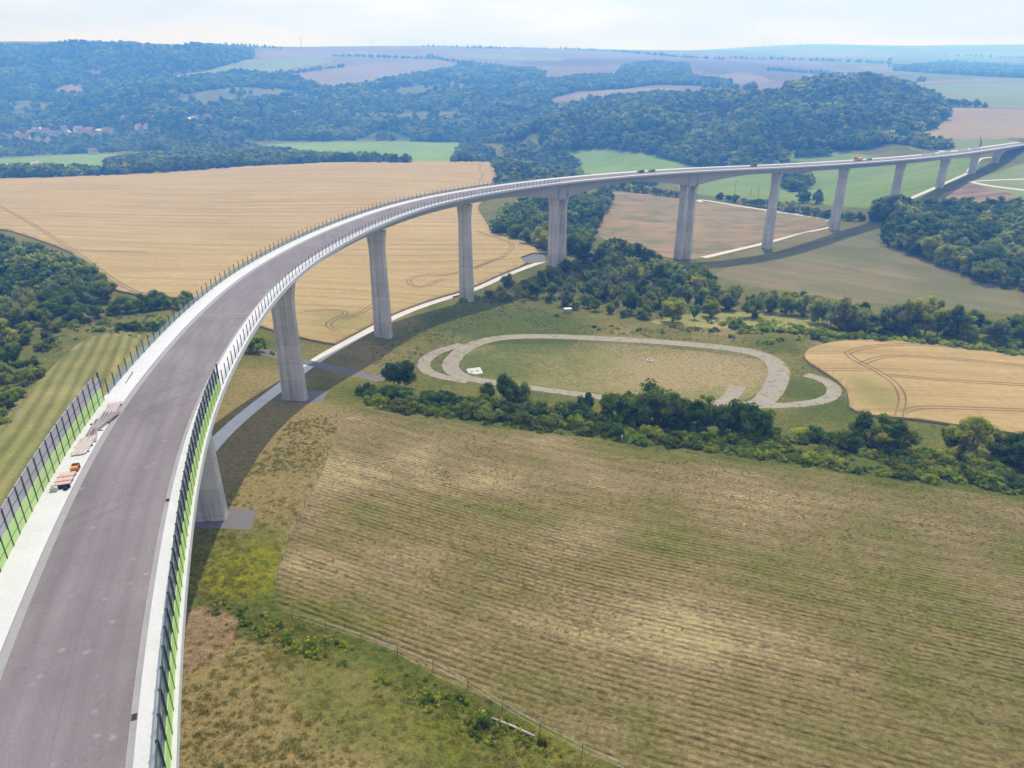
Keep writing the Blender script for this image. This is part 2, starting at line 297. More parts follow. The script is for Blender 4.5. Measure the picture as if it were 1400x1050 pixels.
def asphalt_mat():
    m = NT('asphalt'); n = m.noise(.12, 6, .65); f = m.noise(7, 4, .7); mid = m.noise(.9, 5, .7); st = m.noise(.5, 5, .6, m.stretch(math.radians(108), 18, 1)); sp = m.n('ShaderNodeTexVoronoi', i_Scale=.55, i_Vector=m.coord()).outputs['Distance']
    b = m.mix(m.ramp(n, [(.3, 0), (.7, 1)]), (.15, .131, .133), (.205, .182, .186)); b = m.mix(1.0, b, m.ramp(st, [(.3, (.86,)*3), (.7, (1.1,)*3)]), 'MULTIPLY')
    b = m.mix(m.ramp(m.noise(.07, 5, .7, m.stretch(math.radians(60), 5, 1), 1.2), [(.6, 0), (.68, .45)]), b, (.095, .083, .087))
    b = m.mix(m.ramp(m.math('ADD', sp, m.math('MULTIPLY', m.math('SUBTRACT', mid, .5), .6)), [(.02, .55), (.16, 0)]), b, (.3, .285, .28))
    ac, al = m.attr('across'), m.attr('along'); wv = m.math('MULTIPLY', m.math('SUBTRACT', mid, .5), .12)
    seam = m.math('ABSOLUTE', m.math('ADD', m.math('SUBTRACT', ac, 7.55), wv)); b = m.mix(m.ramp(seam, [(.02, .3), (.07, 0)]), b, (.1, .088, .092))
    for x0 in (4.6, 6.3, 8.9, 10.6): b = m.mix(m.math('MULTIPLY', m.ramp(m.math('ABSOLUTE', m.math('SUBTRACT', ac, x0)), [(.1, .3), (.55, 0)]), m.ramp(n, [(.35, .3), (.65, 1)])), b, (.118, .103, .108))
    b = m.mix(1.0, b, m.ramp(f, [(.3, (.8,)*3), (.7, (1.17,)*3)]), 'MULTIPLY'); m.color(b); m.b.inputs['Roughness'].default_value = .85; m.b.inputs['Specular IOR Level'].default_value = .2; m.bump(f, .3, .02); return m.m
M_asph = asphalt_mat()
# ------------------------------------------------------------------ terrain patches
REG = []   # (name, outline, material, label, category, raise, object index)
def reg(name, P, mat, label, cat='field', up=0.0): REG.append((name, P, mat, label, cat, up))
reg('field', area_px([(330,72),(400,64),(500,60),(580,60),(700,62),(780,66),(900,68),(1000,74),(1150,88),(1235,108),(1130,126),(1000,132),(930,122),(850,124),(790,138),(740,140),(690,110),(560,104),(480,121),(420,112),(380,104),(345,85)]), M_plat, 'broad brown lilac fields on the plateau beyond the wooded valley side', 'field')
reg('field', area_px([(345,73),(400,70),(500,71),(530,74),(440,79),(360,79)], 0), M_plat2, 'narrow pale field strip on the far hilltop above the left woods', 'field')
reg('field', area_px([(388,100),(430,94),(540,85),(600,82),(632,88),(560,103),(480,119),(445,120)], 1), M_plat2, 'pale wedge of field running down between far woods', 'field')
reg('field', area_px([(270,98),(310,88),(350,80),(430,80),(470,83),(400,92),(385,98),(320,102)], 1), M_pale, 'blue green field on the far slope below the hilltop', 'field')
reg('field', area_px([(745,137),(800,126),(900,119),(935,122),(900,130),(800,137)], 1), M_plat2, 'slim pale field on the spur between two woods', 'field')
reg('field', area_px([(1000,133),(1040,127),(1075,126),(1072,131),(1030,134)], 1), M_tan, 'small tan field just above the wooded spur', 'field')
reg('field', area_px([(700,86),(760,80),(900,80),(1000,84),(1150,95),(1130,104),(1000,92),(860,88),(760,92)], 1), crop_mat('far_dull_crop', (.11, .088, .065), (.15, .115, .085), 0, 0, .003, .05), 'dull lilac field band across the far plateau', 'field')
reg('field', area_px([(1226,119),(1300,114),(1400,112),(1520,112),(1520,150),(1400,149),(1320,145),(1293,146),(1284,133),(1245,127)]), M_pale, 'pale green field on the upper right slope', 'field')
reg('field', area_px([(1225,113),(1320,108),(1400,107),(1520,106),(1520,111),(1400,111),(1300,113),(1228,117)], 0), M_plat2, 'thin brown field strip above the pale green slope', 'field')
reg('field', area_px([(1296,148),(1320,147),(1400,150),(1520,152),(1520,190),(1400,188),(1340,192),(1232,186),(1270,180),(1294,166)]), M_tan, 'tan field on the right slope beside the wooded spur', 'field')
reg('field', area_px([(1240,196),(1300,190),(1395,190),(1380,199),(1300,208),(1245,206)]), M_pale, 'grey green field strip just behind the far end of the viaduct', 'field')
reg('field', area_px([(345,200),(380,196),(460,194),(560,193),(640,196),(662,203),(650,222),(560,222),(470,214),(390,206)]), M_green2, 'bright green valley meadow beyond the large wheat field', 'field')
reg('field', area_px([(-120,220),(0,217),(60,213),(150,210),(260,211),(250,218),(170,225),(120,234),(40,240),(-120,242)]), M_green2, 'small green meadow by the village road', 'field')
reg('field', area_px([(770,208),(830,204),(885,211),(930,218),(975,230),(990,242),(900,250),(800,248),(785,230)]), M_green2, 'green meadow at the foot of the woods behind the viaduct', 'field')
reg('field', area_px([(1078,208),(1130,207),(1200,213),(1230,222),(1320,215),(1345,222),(1330,238),(1295,252),(1250,270),(1205,286),(1150,282),(1080,276),(1000,272),(930,262),(925,250),(1000,240),(1080,232)]), M_green, 'long green field under the far piers', 'field')
reg('field', area_px([(815,266),(835,262),(870,263),(950,274),(1000,281),(1080,290),(1135,299),(1128,310),(1048,334),(1000,344),(962,352),(935,356),(880,345),(840,335),(812,318)]), M_brown, 'reddish brown stubble field behind the twin column piers', 'field')
reg('field', area_px([(968,372),(1060,349),(1120,332),(1190,316),(1205,326),(1240,345),(1290,366),(1330,380),(1400,402),(1520,440),(1520,480),(1400,432),(1330,424),(1240,418),(1160,412),(1090,400),(1000,388)]), M_olive, 'dull olive field sloping between the long pier line and the tree row', 'field')
reg('field', area_px([(1335,245),(1400,222),(1480,210),(1480,275),(1400,276),(1300,262)]), M_pale, 'grey green ground beside the last piers', 'field')
reg('field', area_px([(885,438),(950,428),(1030,426),(1095,431),(1128,442),(1120,450),(1050,451),(960,448),(900,444)]), M_mead, 'small yellow green meadow in front of the valley tree row', 'meadow')
reg('meadow', area_px([(-140,800),(-80,650),(0,568),(50,523),(100,474),(128,458),(188,452),(230,462),(220,520),(120,640),(-60,860)]), M_mow, 'mown meadow with faint rows left of the viaduct', 'meadow')
reg('stubble_field', area_px([(478,556),(500,558),(600,575),(700,587),(800,598),(900,608),(1000,625),(1200,655),(1400,683),(1560,705),(1900,900),(1700,1300),(1050,1150),(850,1050),(740,990),(690,967),(640,946),(600,928),(520,880),(420,845),(378,835),(374,795),(402,722),(442,645)]), M_stub, 'broad pale stubble field with faint rows right of the viaduct', 'field')
reg('basin_floor', area_px([(622,495),(650,474),(700,466),(850,468),(1000,482),(1050,494),(1056,512),(1040,540),(980,550),(860,543),(740,528),(645,517),(622,506)]), M_floor, 'dry grass floor inside the oval gravel track', 'basin')
OV = [(1040,553),(1056,535),(1067,513),(1061,494),(1040,483),(1000,476),(950,471),(900,467),(850,464),(800,461.5),(750,459.5),(705,459.5),(665,464),(638,474),(620,488),(613,501),(622,512),(645,519),(690,525),(740,532),(800,540),(860,548),(920,553),(980,556)]
ov = line_px(OV+OV[:1], 3, 3); ov = resample(ov, 1.5)
for _ in range(8): ov = (np.roll(ov, 1, 0)+2*ov+np.roll(ov, -1, 0))/4
ovs = np.array([(700+F*x/(y*CP+90.5*SP), 525+F*(-y*SP+90.5*CP)/(y*CP+90.5*SP)) for x, y in ov]); OVW = np.where((ovs[:,1] > 518) & (ovs[:,0] < 980), 4.3, np.where(ovs[:,0] > 1035, 6.8, 5.8)); OVW = np.convolve(np.concatenate([OVW[-10:], OVW, OVW[:10]]), np.ones(21)/21, 'valid')
def ring(C, w):
    D_ = np.vstack([C[-1:], C, C[:1]]); L, _ = ribbon_xy(D_, np.concatenate([w[-1:], w, w[:1]])*(1+.035*RNG.normal(size=len(D_)))); _, R = ribbon_xy(D_, np.concatenate([w[-1:], w, w[:1]])*(1+.035*RNG.normal(size=len(D_)))); L, R = L[1:-1], R[1:-1]; return np.vstack([L, L[:1], R[::-1], R[-1:]])
reg('gravel_track', xy2al(ring(ov, OVW)), M_gravel, 'pale grey gravel track looping in a long oval round the basin', 'track')
reg('gravel_track', strip_px([(632,471),(606,477),(584,487),(575,499),(584,509),(608,517),(640,521)], 4.4, rag=.04), M_gravel, 'small second gravel loop at the left end of the oval track', 'track')
reg('gravel_track', strip_px([(1030,554),(1070,554.5),(1110,552),(1136,545),(1145,535),(1138,524),(1121,516),(1102,512)], 4.2, rag=.04), M_gravel, 'narrow gravel spur curling away from the right end of the oval track', 'track')
reg('gravel_track', strip_px([(978,552),(1000,537),(1010,521)], 5.0, rag=.04), M_gravel, 'short pale gravel ramp dropping into the basin', 'track')
reg('wheat_field', area_px([(-160,236),(-60,241),(0,245),(150,240),(210,236),(330,228),(450,222),(560,221),(660,221),(677,223),(678,250),(662,275),(652,285),(660,298),(672,316),(700,324),(730,337),(738,350),(715,364),(690,377),(640,402),(600,412),(545,433),(500,456),(465,473),(440,470),(385,457),(330,440),(300,425),(268,410),(200,407),(150,397),(110,352),(60,331),(0,312),(-160,300)]), M_wheat, 'huge ripe wheat field with thin tramlines behind the viaduct curve', 'wheat field', .75)
reg('wheat_field', area_px([(1098,486),(1108,477),(1140,468.5),(1200,466),(1280,470),(1400,485),(1520,500),(1640,660),(1400,597),(1345,589),(1290,581),(1240,574),(1200,572),(1160,563),(1160,546),(1152,528),(1122,508),(1103,497)]), M_wheat2, 'smaller ripe wheat field beside the oval track', 'wheat field', .75)
for P, w, lab in (([(280,622),(300,598),(340,562),(385,528),(430,493),(480,465),(540,432),(600,410),(645,398),(700,372),(744,357)], 3.6, 'pale concrete service path running along the first piers'),
               ([(962,352),(1000,343),(1048,332),(1100,318),(1138,310)], 4.6, 'straight pale path between the twin piers and the valley'),
               ([(1200,286),(1222,281),(1280,256),(1325,236)], 5, 'pale path climbing beside the last piers'),
               ([(1325,234),(1334,222),(1340,216),(1356,215)], 5, 'short pale path bend under the end of the viaduct'),
               ([(960,276),(952,274),(958,272.5),(1000,280),(1060,289),(1110,296),(1134,301)], 4.2, 'thin pale farm path along the hedge of the brown field'),
               ([(1325,248),(1360,246),(1420,244)], 4, 'thin pale track across the green ground at the right edge'), ([(1325,248),(1350,254),(1420,262)], 4, 'lower pale track at the right edge'),
               ([(1195,178),(1230,190),(1270,203),(1290,207)], 5, 'pale lane through young trees above the far deck')):
    reg('path', strip_px(P, w), M_chan, lab, 'path')
reg('road', strip_px([(-150,242),(-40,233),(0,230),(70,227.5)], 14), M_pad, 'grey road crossing the valley floor by the village', 'road')
reg('road', strip_px([(340,474),(385,488),(440,500),(490,510),(522,520)], 5.2), M_pad, 'grey service lane passing under the first span', 'road')
def pad_px(P, lab): reg('pavement', area_px(P, 0), M_pad, lab, 'paving')
pad_px([(264,708),(300,693),(349,697),(343,724),(268,721)], 'grey paved apron round the foot of the nearest pier')
pad_px([(380,546),(400,533),(449,535),(440,551),(382,549)], 'grey paved apron at the foot of the second pier')
pad_px([(712,353),(730,347),(744,349),(747,358),(735,359),(716,360)], 'grey paved turning area left of the twin column pier')
reg('bank', area_px([(1275,270),(1330,250),(1350,258),(1400,268),(1380,280),(1300,284)]), M_scrub, 'bare brown bank near the last piers', 'bank')
reg('bank', area_px([(1100,318),(1140,312),(1190,312),(1060,346),(1000,362),(962,372),(958,362)], 0), M_olive, 'mown strip along the pier line', 'bank')
for P, mt, lab in (([(600,72),(700,74),(780,80),(760,84),(660,80)], M_pale, 'pale green strip across the far plateau'), ([(930,84),(1050,92),(1120,104),(1080,112),(980,104)], crop_mat('far_grey_crop', (.1,.082,.065), (.14,.115,.09), 0, 0, .003, .05), 'grey brown field with faint curved tracks on the far plateau'), ([(1000,98),(1030,100),(1060,112),(1020,116),(960,112)], M_plat2, 'paler field corner in the far plateau'), ([(1150,90),(1300,90),(1420,97),(1420,104),(1300,101),(1200,98)], M_plat2, 'long pale field below the far right woods'), ([(1030,72),(1200,72),(1250,77),(1100,79)], M_plat2, 'distant pale field near the right horizon'), ([(1260,74),(1400,70),(1500,70),(1500,77),(1350,80)], M_pale, 'distant green field near the right horizon')):
    reg('field', area_px(P, 1), mt, lab, 'field')
# far and near woods: dark woodland floor
WOODS = {
 'left_hill': [[(-150,70),(0,67),(60,64),(130,61),(200,65),(330,66),(345,70),(345,80),(300,92),(262,103),(330,101),(385,101),(440,121),(480,121),(560,107),(640,90),(720,98),(745,106),(745,140),(765,152),(740,178),(700,197),(640,195),(560,192),(400,192),(330,196),(240,176),(160,172),(0,178),(-150,182)]],
 'spur': [[(740,180),(760,155),(800,140),(900,134),(1000,131),(1072,131),(1078,122),(1130,112),(1200,112),(1228,120),(1284,140),(1293,158),(1274,178),(1235,185),(1215,196),(1180,205),(1130,206),(1078,206),(1074,228),(985,236),(930,217),(885,210),(830,203),(770,206),(740,205)]],
 'ridge': [[(842,104),(850,92),(900,86),(940,90),(946,108),(1000,112),(1000,118),(900,116),(850,122),(790,125),(748,136),(748,110)], [(1222,92),(1300,88),(1400,94),(1500,96),(1500,110),(1400,107),(1320,103),(1222,97)]],
}
for k, Ls in WOODS.items():
    for P in Ls: reg('woodland_floor', area_px(P, 0), M_wood, {'left_hill': 'dark ground under the woods on the far valley side', 'spur': 'dark ground under the wooded spur', 'ridge': 'dark ground under the far plateau woods'}[k], 'woodland floor')
M_clear = crop_mat('scrubby_slope', (.1, .125, .045), (.17, .17, .075), 0, 0, .02, .2)
# clearings and cliffs inside the far woods
for P, mt, lab in (([(236,104),(262,99),(300,97),(320,99),(280,106),(240,110)], M_pale, 'pale grassy clearing on the far wooded hill'), ([(385,152),(440,149),(470,152),(430,158),(390,158)], M_scrub, 'pale rock band in the far wooded slope'), ([(78,118),(110,112),(118,122),(96,130),(78,128)], M_scrub, 'pale quarry face in the left hill woods'), ([(118,98),(140,96),(140,108),(120,108)], M_scrub, 'upper pale rock face in the left hill woods'),
              ([(225,140),(300,118),(400,122),(430,132),(330,140),(260,152)], M_clear, 'lighter scrubby slope in the far left woods'), ([(470,128),(560,118),(640,112),(660,122),(560,136)], M_clear, 'lighter scrubby slope in the middle of the far woods'), ([(20,135),(90,140),(150,150),(60,160),(0,152)], M_clear, 'lighter scrub above the village'), ([(520,160),(600,150),(660,160),(600,172)], M_clear, 'pale opening low in the far woods'), ([(790,112),(830,106),(845,108),(830,118),(795,121)], M_pale, 'small green clearing among the far plateau woods')):
    reg('clearing', area_px(P, 1), mt, lab, 'clearing')
# build one conforming mesh, cut along every outline, and split it into the patches
ga, gl = np.meshgrid(np.arange(AZ0, AZ1+.01, .6), np.concatenate([np.arange(LR0+.03, 4.3, .03), np.arange(4.3, 6.1, .013), np.arange(6.1, LR1-.05, .026)]), indexing='ij')
pts = [np.stack([ga.ravel(), gl.ravel()*40], 1)]; edges = []; nb = len(pts[0])
for r in REG:
    P = r[1].copy(); P[:,1] *= 40; k = len(P); pts.append(P); edges += [(nb+i, nb+(i+1) % k) for i in range(k)]; nb += k
pts = np.vstack(pts)
vo, eo, fo, _, _, _ = geometry.delaunay_2d_cdt([Vector(p) for p in pts], edges, [], 0, 1e-4)
V2 = np.array([tuple(v) for v in vo]); FT = np.array([f for f in fo if len(f) == 3])
cen = V2[FT].mean(1); RID = np.full(len(FT), -1)
for i, r in enumerate(REG):
    P = r[1].copy(); P[:,1] *= 40; lo, hi = P.min(0), P.max(0); c = np.where((cen[:,0] >= lo[0]) & (cen[:,0] <= hi[0]) & (cen[:,1] >= lo[1]) & (cen[:,1] <= hi[1]))[0]
    if len(c): RID[c[inpoly(cen[c,0], cen[c,1], P)]] = i
VA, VL = V2[:,0], V2[:,1]/40; VR = np.exp(VL); VX = VR*np.sin(np.radians(VA)); VY = VR*np.cos(np.radians(VA)); VZ = CAMZ-depth_al(VA, VL)
k_ = np.where((VX > ov[:,0].min()) & (VX < ov[:,0].max()) & (VY > ov[:,1].min()) & (VY < ov[:,1].max()))[0]; k_ = k_[inpoly(VX[k_], VY[k_], ov)]     # the basin floor lies below its ring track
dv = np.sqrt(((VX[k_,None]-ov[None,:,0])**2+(VY[k_,None]-ov[None,:,1])**2).min(1)); VZ[k_] -= 1.9*np.clip((dv-3.6)/5.5, 0, 1)
e1 = V2[FT[:,1]]-V2[FT[:,0]]; e2 = V2[FT[:,2]]-V2[FT[:,0]]; flip = (e1[:,0]*e2[:,1]-e1[:,1]*e2[:,0]) > 0; FT[flip] = FT[flip][:, ::-1]
BVH = BVHTree.FromPolygons([Vector(p) for p in zip(VX, VY, VZ)], [tuple(f) for f in FT])
def gz(x, y):
    h = BVH.ray_cast(Vector((x, y, 3000)), Vector((0, 0, -1))); return h[0].z if h[0] else float(ground_z(np.array([x]), np.array([y]))[0])
# painted differences of growth (dry, lush, lime, bare earth)
PAINT = {'dry': [], 'lush': [], 'lime': [], 'bare': []}
def paint(k, x, y, r, s=1.0, ry=None): p = H(x, y); PAINT[k].append((p.x, p.y, r, s))
for a in ((330,620,14),(420,590,14),(360,690,10),(400,640,12),(430,560,10),(500,480,14),(480,510,10),(470,440,16),(300,1000,10),(400,1000,10),(290,930,7),(320,560,14),(360,520,12),(560,440,10),(1000,455,12),(930,505,20),(1000,500,16),(830,452,15)): paint('dry', a[0], a[1], a[2], .9)
for a in ((280,940,6),(320,960,7),(360,1000,8),(420,1030,8),(300,1010,8),(390,950,6),(450,980,6),(340,905,5),(500,1030,6)): paint('dry', a[0], a[1], a[2], .75)
for a in ((300,1040,9),(470,1000,8),(720,1040,7),(790,1045,6),(1110,470,8)): paint('dry', a[0], a[1], a[2], .6)
for a in ((330,775,5.5),(358,760,4),(312,800,4),(350,795,3.5)): paint('lime', a[0], a[1], a[2], 1.0)
for a in ((610,1000,4),(745,1010,3)): paint('lime', a[0], a[1], a[2], .4)
for a in ((275,870,4),(262,900,3),(292,860,3),(270,840,3)): paint('bare', a[0], a[1], a[2], .75)
for a in ((300,845,5),(340,830,5),(430,880,6),(500,905,6),(540,930,6),(580,980,7),(480,930,6),(660,500,12),(700,465,10),(1060,470,9),(1130,560,9),(1090,530,8),(520,540,8),(700,440,20),(760,450,20),(620,440,14),(850,600,14),(1000,620,12),(700,580,10),(1200,640,12),(1380,670,12),(760,1030,4)): paint('lush', a[0], a[1], a[2], 1.0)
for a in ((700,700,18),(1000,780,14),(1330,860,22),(560,900,16),(760,960,14),(1390,750,16),(900,700,10),(1100,1020,16)): paint('lush', a[0], a[1], a[2], .65)
for a in ((400,842,3),(430,846,3.5),(470,858,3.5),(510,872,3.5),(555,892,3.5),(600,914,3.5),(640,934,3.5),(680,956,3.5),(720,978,3.5),(760,1000,3.5),(800,1020,3.5),(860,1045,4)): paint('lush', a[0], a[1], a[2], 1.0)
for a in ((480,575,5),(460,630,4),(436,680,4),(415,725,3.5),(398,765,3)): paint('dry', a[0], a[1], a[2], .7)
for a in ((1000,950,26),(1250,940,14),(900,850,10),(620,640,20),(800,650,18)): paint('dry', a[0], a[1], a[2], .6)
for a in ((1195,540,8),(1210,555,6),(1180,525,6)): paint('dry', a[0], a[1], a[2], .8)
ATT = {k: np.zeros(len(VX)) for k in PAINT}
for k, L in PAINT.items():
    for x, y, r, s in L: ATT[k] = np.minimum(1, ATT[k]+s*np.exp(-((VX-x)**2+(VY-y)**2)/(r*r)))
def patch(name, fsel, mat, up=0.0):
    F_ = FT[fsel]; u, inv = np.unique(F_, return_inverse=True); F2 = inv.reshape(F_.shape)
    vs = np.stack([VX[u], VY[u], VZ[u]+up], 1); nv = len(vs); fs = [tuple(f) for f in F2]
    if up:
        cnt = {}
        for f in F2:
            for i in range(3):
                a, b = int(f[i]), int(f[(i+1) % 3]); cnt[(a, b)] = 1
        be = [(a, b) for (a, b) in cnt if (b, a) not in cnt]
        vs = np.vstack([vs, vs-np.array([0, 0, up+.1])]); fs += [(b, a, a+nv, b+nv) for a, b in be]
    me = bpy.data.meshes.new(name); me.from_pydata(vs.tolist(), [], fs); me.update()
    for k in PAINT:
        at = me.attributes.new(k, 'FLOAT', 'POINT'); d = ATT[k][u]; at.data.foreach_set('value', np.concatenate([d, d]) if up else d)
    sm = np.ones(len(me.polygons), bool); sm[len(F2):] = False; me.polygons.foreach_set('use_smooth', sm)
    if up:
        me.materials.append(mat); me.materials.append(M_straw); mi = np.zeros(len(me.polygons), int); mi[len(F2):] = 1; me.polygons.foreach_set('material_index', mi)
    return obj(name, me, mat)
tag(patch('ground', RID == -1, M_ground), 'rough grassland and banks of the valley in mixed green and brown', 'ground', None, 'structure')
for i, r in enumerate(REG):
    if (RID == i).any(): tag(patch(r[0], RID == i, r[2], r[5]), r[3], r[4], None, 'structure')
# ------------------------------------------------------------------ viaduct
RE = np.array([[-21.6,32.1],[-24.7,40.1],[-31.0,56.8],[-38.2,79.0],[-42.2,95.9],[-48.4,134.0],[-50.5,171.6],[-43.2,233.9],[-23.7,293.3],[21.3,354.4],[90.0,410.7],[183.1,461.2],[249.4,503.8],[341.9,577.7],[484.9,715.9],[560,792]])
RE = np.vstack([[-4.6,-8.3], RE])
def catmull(P, n=30):
    out = []; Q_ = np.vstack([2*P[0]-P[1], P, 2*P[-1]-P[-2]])
    for i in range(1, len(Q_)-2):
        p0, p1, p2, p3 = Q_[i-1:i+3]; d = lambda a, b: np.linalg.norm(b-a)**.5
        t1 = d(p0, p1); t2 = t1+d(p1, p2); t3 = t2+d(p2, p3); t = np.linspace(t1, t2, n, endpoint=False)[:,None]
        A1 = (t1-t)/t1*p0+t/t1*p1; A2 = (t2-t)/(t2-t1)*p1+(t-t1)/(t2-t1)*p2; A3 = (t3-t)/(t3-t2)*p2+(t-t2)/(t3-t2)*p3
        out.append((t2-t)/(t2-t1)*((t2-t)/t2*A1+t/t2*A2)+(t-t1)/(t2-t1)*((t3-t)/(t3-t1)*A2+(t-t1)/(t3-t1)*A3))
    return np.vstack(out+[P[-1:]])
DK = resample(catmull(RE), 2.0)
for _ in range(60): DK[1:-1] = (DK[:-2]+2*DK[1:-1]+DK[2:])/4
DS = np.concatenate([[0], np.cumsum(np.linalg.norm(np.diff(DK, axis=0), axis=1))])
S0 = DS[np.argmin(np.hypot(DK[:,0]+21.6, DK[:,1]-32.1))]
WID = 16.0
def deck(s, off=0.0, dz=0.0):
    """point on the deck: s metres on from the start of the photographed stretch, off metres in from the right edge"""
    s = s+S0; x = np.interp(s, DS, DK[:,0]); y = np.interp(s, DS, DK[:,1]); e = 1.0
    tx = np.interp(s+e, DS, DK[:,0])-np.interp(s-e, DS, DK[:,0]); ty = np.interp(s+e, DS, DK[:,1])-np.interp(s-e, DS, DK[:,1]); l = math.hypot(tx, ty)
    z = CAMZ-(40+.027*math.hypot(x+20, y-40)); return Vector((x-ty/l*off, y+tx/l*off, z+dz))
def heading(s): a = deck(s-1), deck(s+1); return math.atan2(a[1].y-a[0].y, a[1].x-a[0].x)
def deck_s(px, py, off=0.0):
    ss = np.arange(-10, 890, .25); best = None
    for s in ss:
        p = deck(s, off); zc = p.y*CP+(CAMZ-p.z)*SP; x = 700+F*p.x/zc; y = 525+F*(-p.y*SP+(CAMZ-p.z)*CP)/zc; e = (x-px)**2+(y-py)**2
        if best is None or e < best[0]: best = (e, s)
    return best[1]
S_BEG, S_END = -38.0, DS[-1]-S0-1
PIER = [74, 149, 223, 294, 366, 467, 535, 603, 678, 761, 839, 913]
for k_, (x_, y_) in enumerate(((287,712),(404,545),(525,462),(638,412),(761,360),(933,350),(1048,340),(1140,313),(1219,288),(1284,256),(1328,238),(1360,224))):      # seat each pier where its foot stands in the photograph
    u_, f_, d_ = ray(x_, y_); PIER[k_] = float(min(np.arange(PIER[k_]-40, PIER[k_]+40, .5), key=lambda s: abs(deck(s, 8).x/deck(s, 8).y-u_/f_)))
print('pier stations', PIER)
def depth_g(s):
    d = 3.9
    for k in (4, 5):
        t = min(1, abs(s-PIER[k])/50.0); d = max(d, 3.9+5.2*(1-t)**1.7)
    return d
def loft(name, sec, s0, s1, step, mat, parent=None, closed=True, smooth=False, attrs=False):
    n = max(2, int((s1-s0)/step)+1); mb = MB(); vs = []; m = None
    for s in np.linspace(s0, s1, n):
        q = sec(s); m = len(q); vs += [deck(s, o, z) for o, z in q]
    fs = []
    for i in range(n-1):
        for k in range(m if closed else m-1):
            a, b = i*m+k, i*m+(k+1) % m; fs.append((a, b, b+m, a+m))
    if closed: fs.append(tuple(range(m-1, -1, -1))); fs.append(tuple((n-1)*m+k for k in range(m)))
    mb.add(vs, fs); o = mb.build(name, mat, parent, smooth)
    if attrs:
        q = [(s, p[0]) for s in np.linspace(s0, s1, n) for p in sec(s)]
        for k, nm in enumerate(('along', 'across')): at = o.data.attributes.new(nm, 'FLOAT', 'POINT'); at.data.foreach_set('value', np.array([e[k] for e in q], np.float32))
    return o
via = empty('viaduct', (0, 0, 0)); tag(via, 'long curving concrete viaduct on tall piers sweeping across the valley', 'viaduct')
loft('girder', lambda s: [(.3,-.3),(.3,-.55),(4.2,-1.0),(5.0,-depth_g(s)),(11.0,-depth_g(s)),(11.8,-1.0),(15.7,-.55),(15.7,-.3)], S_BEG, S_END, 3, M_deckc, via)
loft('edge_cap', lambda s: [(0,.16),(0,-.72),(.3,-.72),(.3,-.3),(2.55,-.3),(2.55,.1)], S_BEG, S_END, 2, M_white, via)
loft('edge_cap', lambda s: [(12.85,.1),(12.85,-.3),(15.7,-.3),(15.7,-.72),(16,-.72),(16,.16)], S_BEG, S_END, 2, M_white, via)
loft('gutter', lambda s: [(2.56,-.02),(2.56,-.28),(3.05,-.28),(3.05,-.02)], S_BEG, S_END, 2, M_gut, via)
loft('gutter', lambda s: [(12.15,-.02),(12.15,-.28),(12.84,-.28),(12.84,-.02)], S_BEG, S_END, 2, M_gut, via)
tag(loft('road', lambda s: [(3.06,0),(3.06,-.26),(12.14,-.26),(12.14,0)], S_BEG, S_END, 2, M_asph, None, True, False, True), 'dark purple grey asphalt carriageway on the viaduct deck', 'road', None, 'structure')
loft('joint_strip', lambda s: [(3.06,.012),(3.06,.002),(12.14,.002),(12.14,.012)], deck_s(300,418,7)-.08, deck_s(300,418,7)+.08, 1, M_gut, via)
def drain(s):
    mb = MB(); M = Vector; c = deck(s, 2.8, -.01); h = heading(s); from mathutils import Matrix; T = Matrix.Translation(c) @ Matrix.Rotation(h, 4, 'Z')
    mb.box(-.28,.28,-.2,.2,0,.03,T)
    o = mb.build('drain_grate', M_steel, via); b = MB()
    for k in range(5): b.box(-.22+k*.1,-.17+k*.1,-.15,.15,.03,.05,T)
    b.build('bar', plain('drain_dark', (.02,.02,.02)), o)
M_steel = plain('dark_steel', (.1, .1, .105), .5, .4, .6)
M_galv = plain('galvanised', (.42, .43, .44), .45, .5, .7)
drain(deck_s(179, 979, 2.8)); drain(deck_s(228, 684, 2.8))
from mathutils import Matrix
def pier(s, thick=2.6, along=0.0, slim=1.0):
    s_ = s+along; top = deck(s_, 8, -depth_g(s_)); h = heading(s); g = gz(top.x, top.y)-1.5; Ht = top.z-g-(0 if along else .4)
    # half-section across (x = across the deck, y = along the deck), with a shallow groove down the middle of both broad faces
    levels = []
    for t in np.concatenate([np.linspace(0, .75, 10), np.linspace(.78, 1, 10)]):
        z = t*Ht; d = (1-t)*Ht; w = 2.55+.030*d*.5; fl = max(0, 1-(Ht-z)/8.5); w += 1.1*fl**1.9; w *= slim; th = thick/2+.006*d
        levels.append((z, w, th))
    mb = MB(); vs = []; m = 16
    for z, w, th in levels:
        g1, g2, dp, ch = .28, .62, .3, .18
        pts = [(-w+ch,-th),(-g2,-th),(-g1,-th+dp),(g1,-th+dp),(g2,-th),(w-ch,-th),(w,-th+ch),(w,th-ch),(w-ch,th),(g2,th),(g1,th-dp),(-g1,th-dp),(-g2,th),(-w+ch,th),(-w,th-ch),(-w,-th+ch)]
        vs += [(x, y, z) for x, y in pts]
    fs = [(i*m+k, i*m+(k+1) % m, (i+1)*m+(k+1) % m, (i+1)*m+k) for i in range(len(levels)-1) for k in range(m)]
    fs += [tuple((len(levels)-1)*m+k for k in range(m)), tuple(range(m-1, -1, -1))]; mb.add(vs, fs)
    o = mb.build('pier', M_conc, via); o.location = (top.x, top.y, g); o.rotation_euler = (0, 0, h-math.pi/2)
    if not along:
        for sx in (-1, 1): MB().box(sx*1.9-.5, sx*1.9+.5, -.5, .5, Ht+.003, Ht+.42).build('bearing', M_steel, o)
    return o
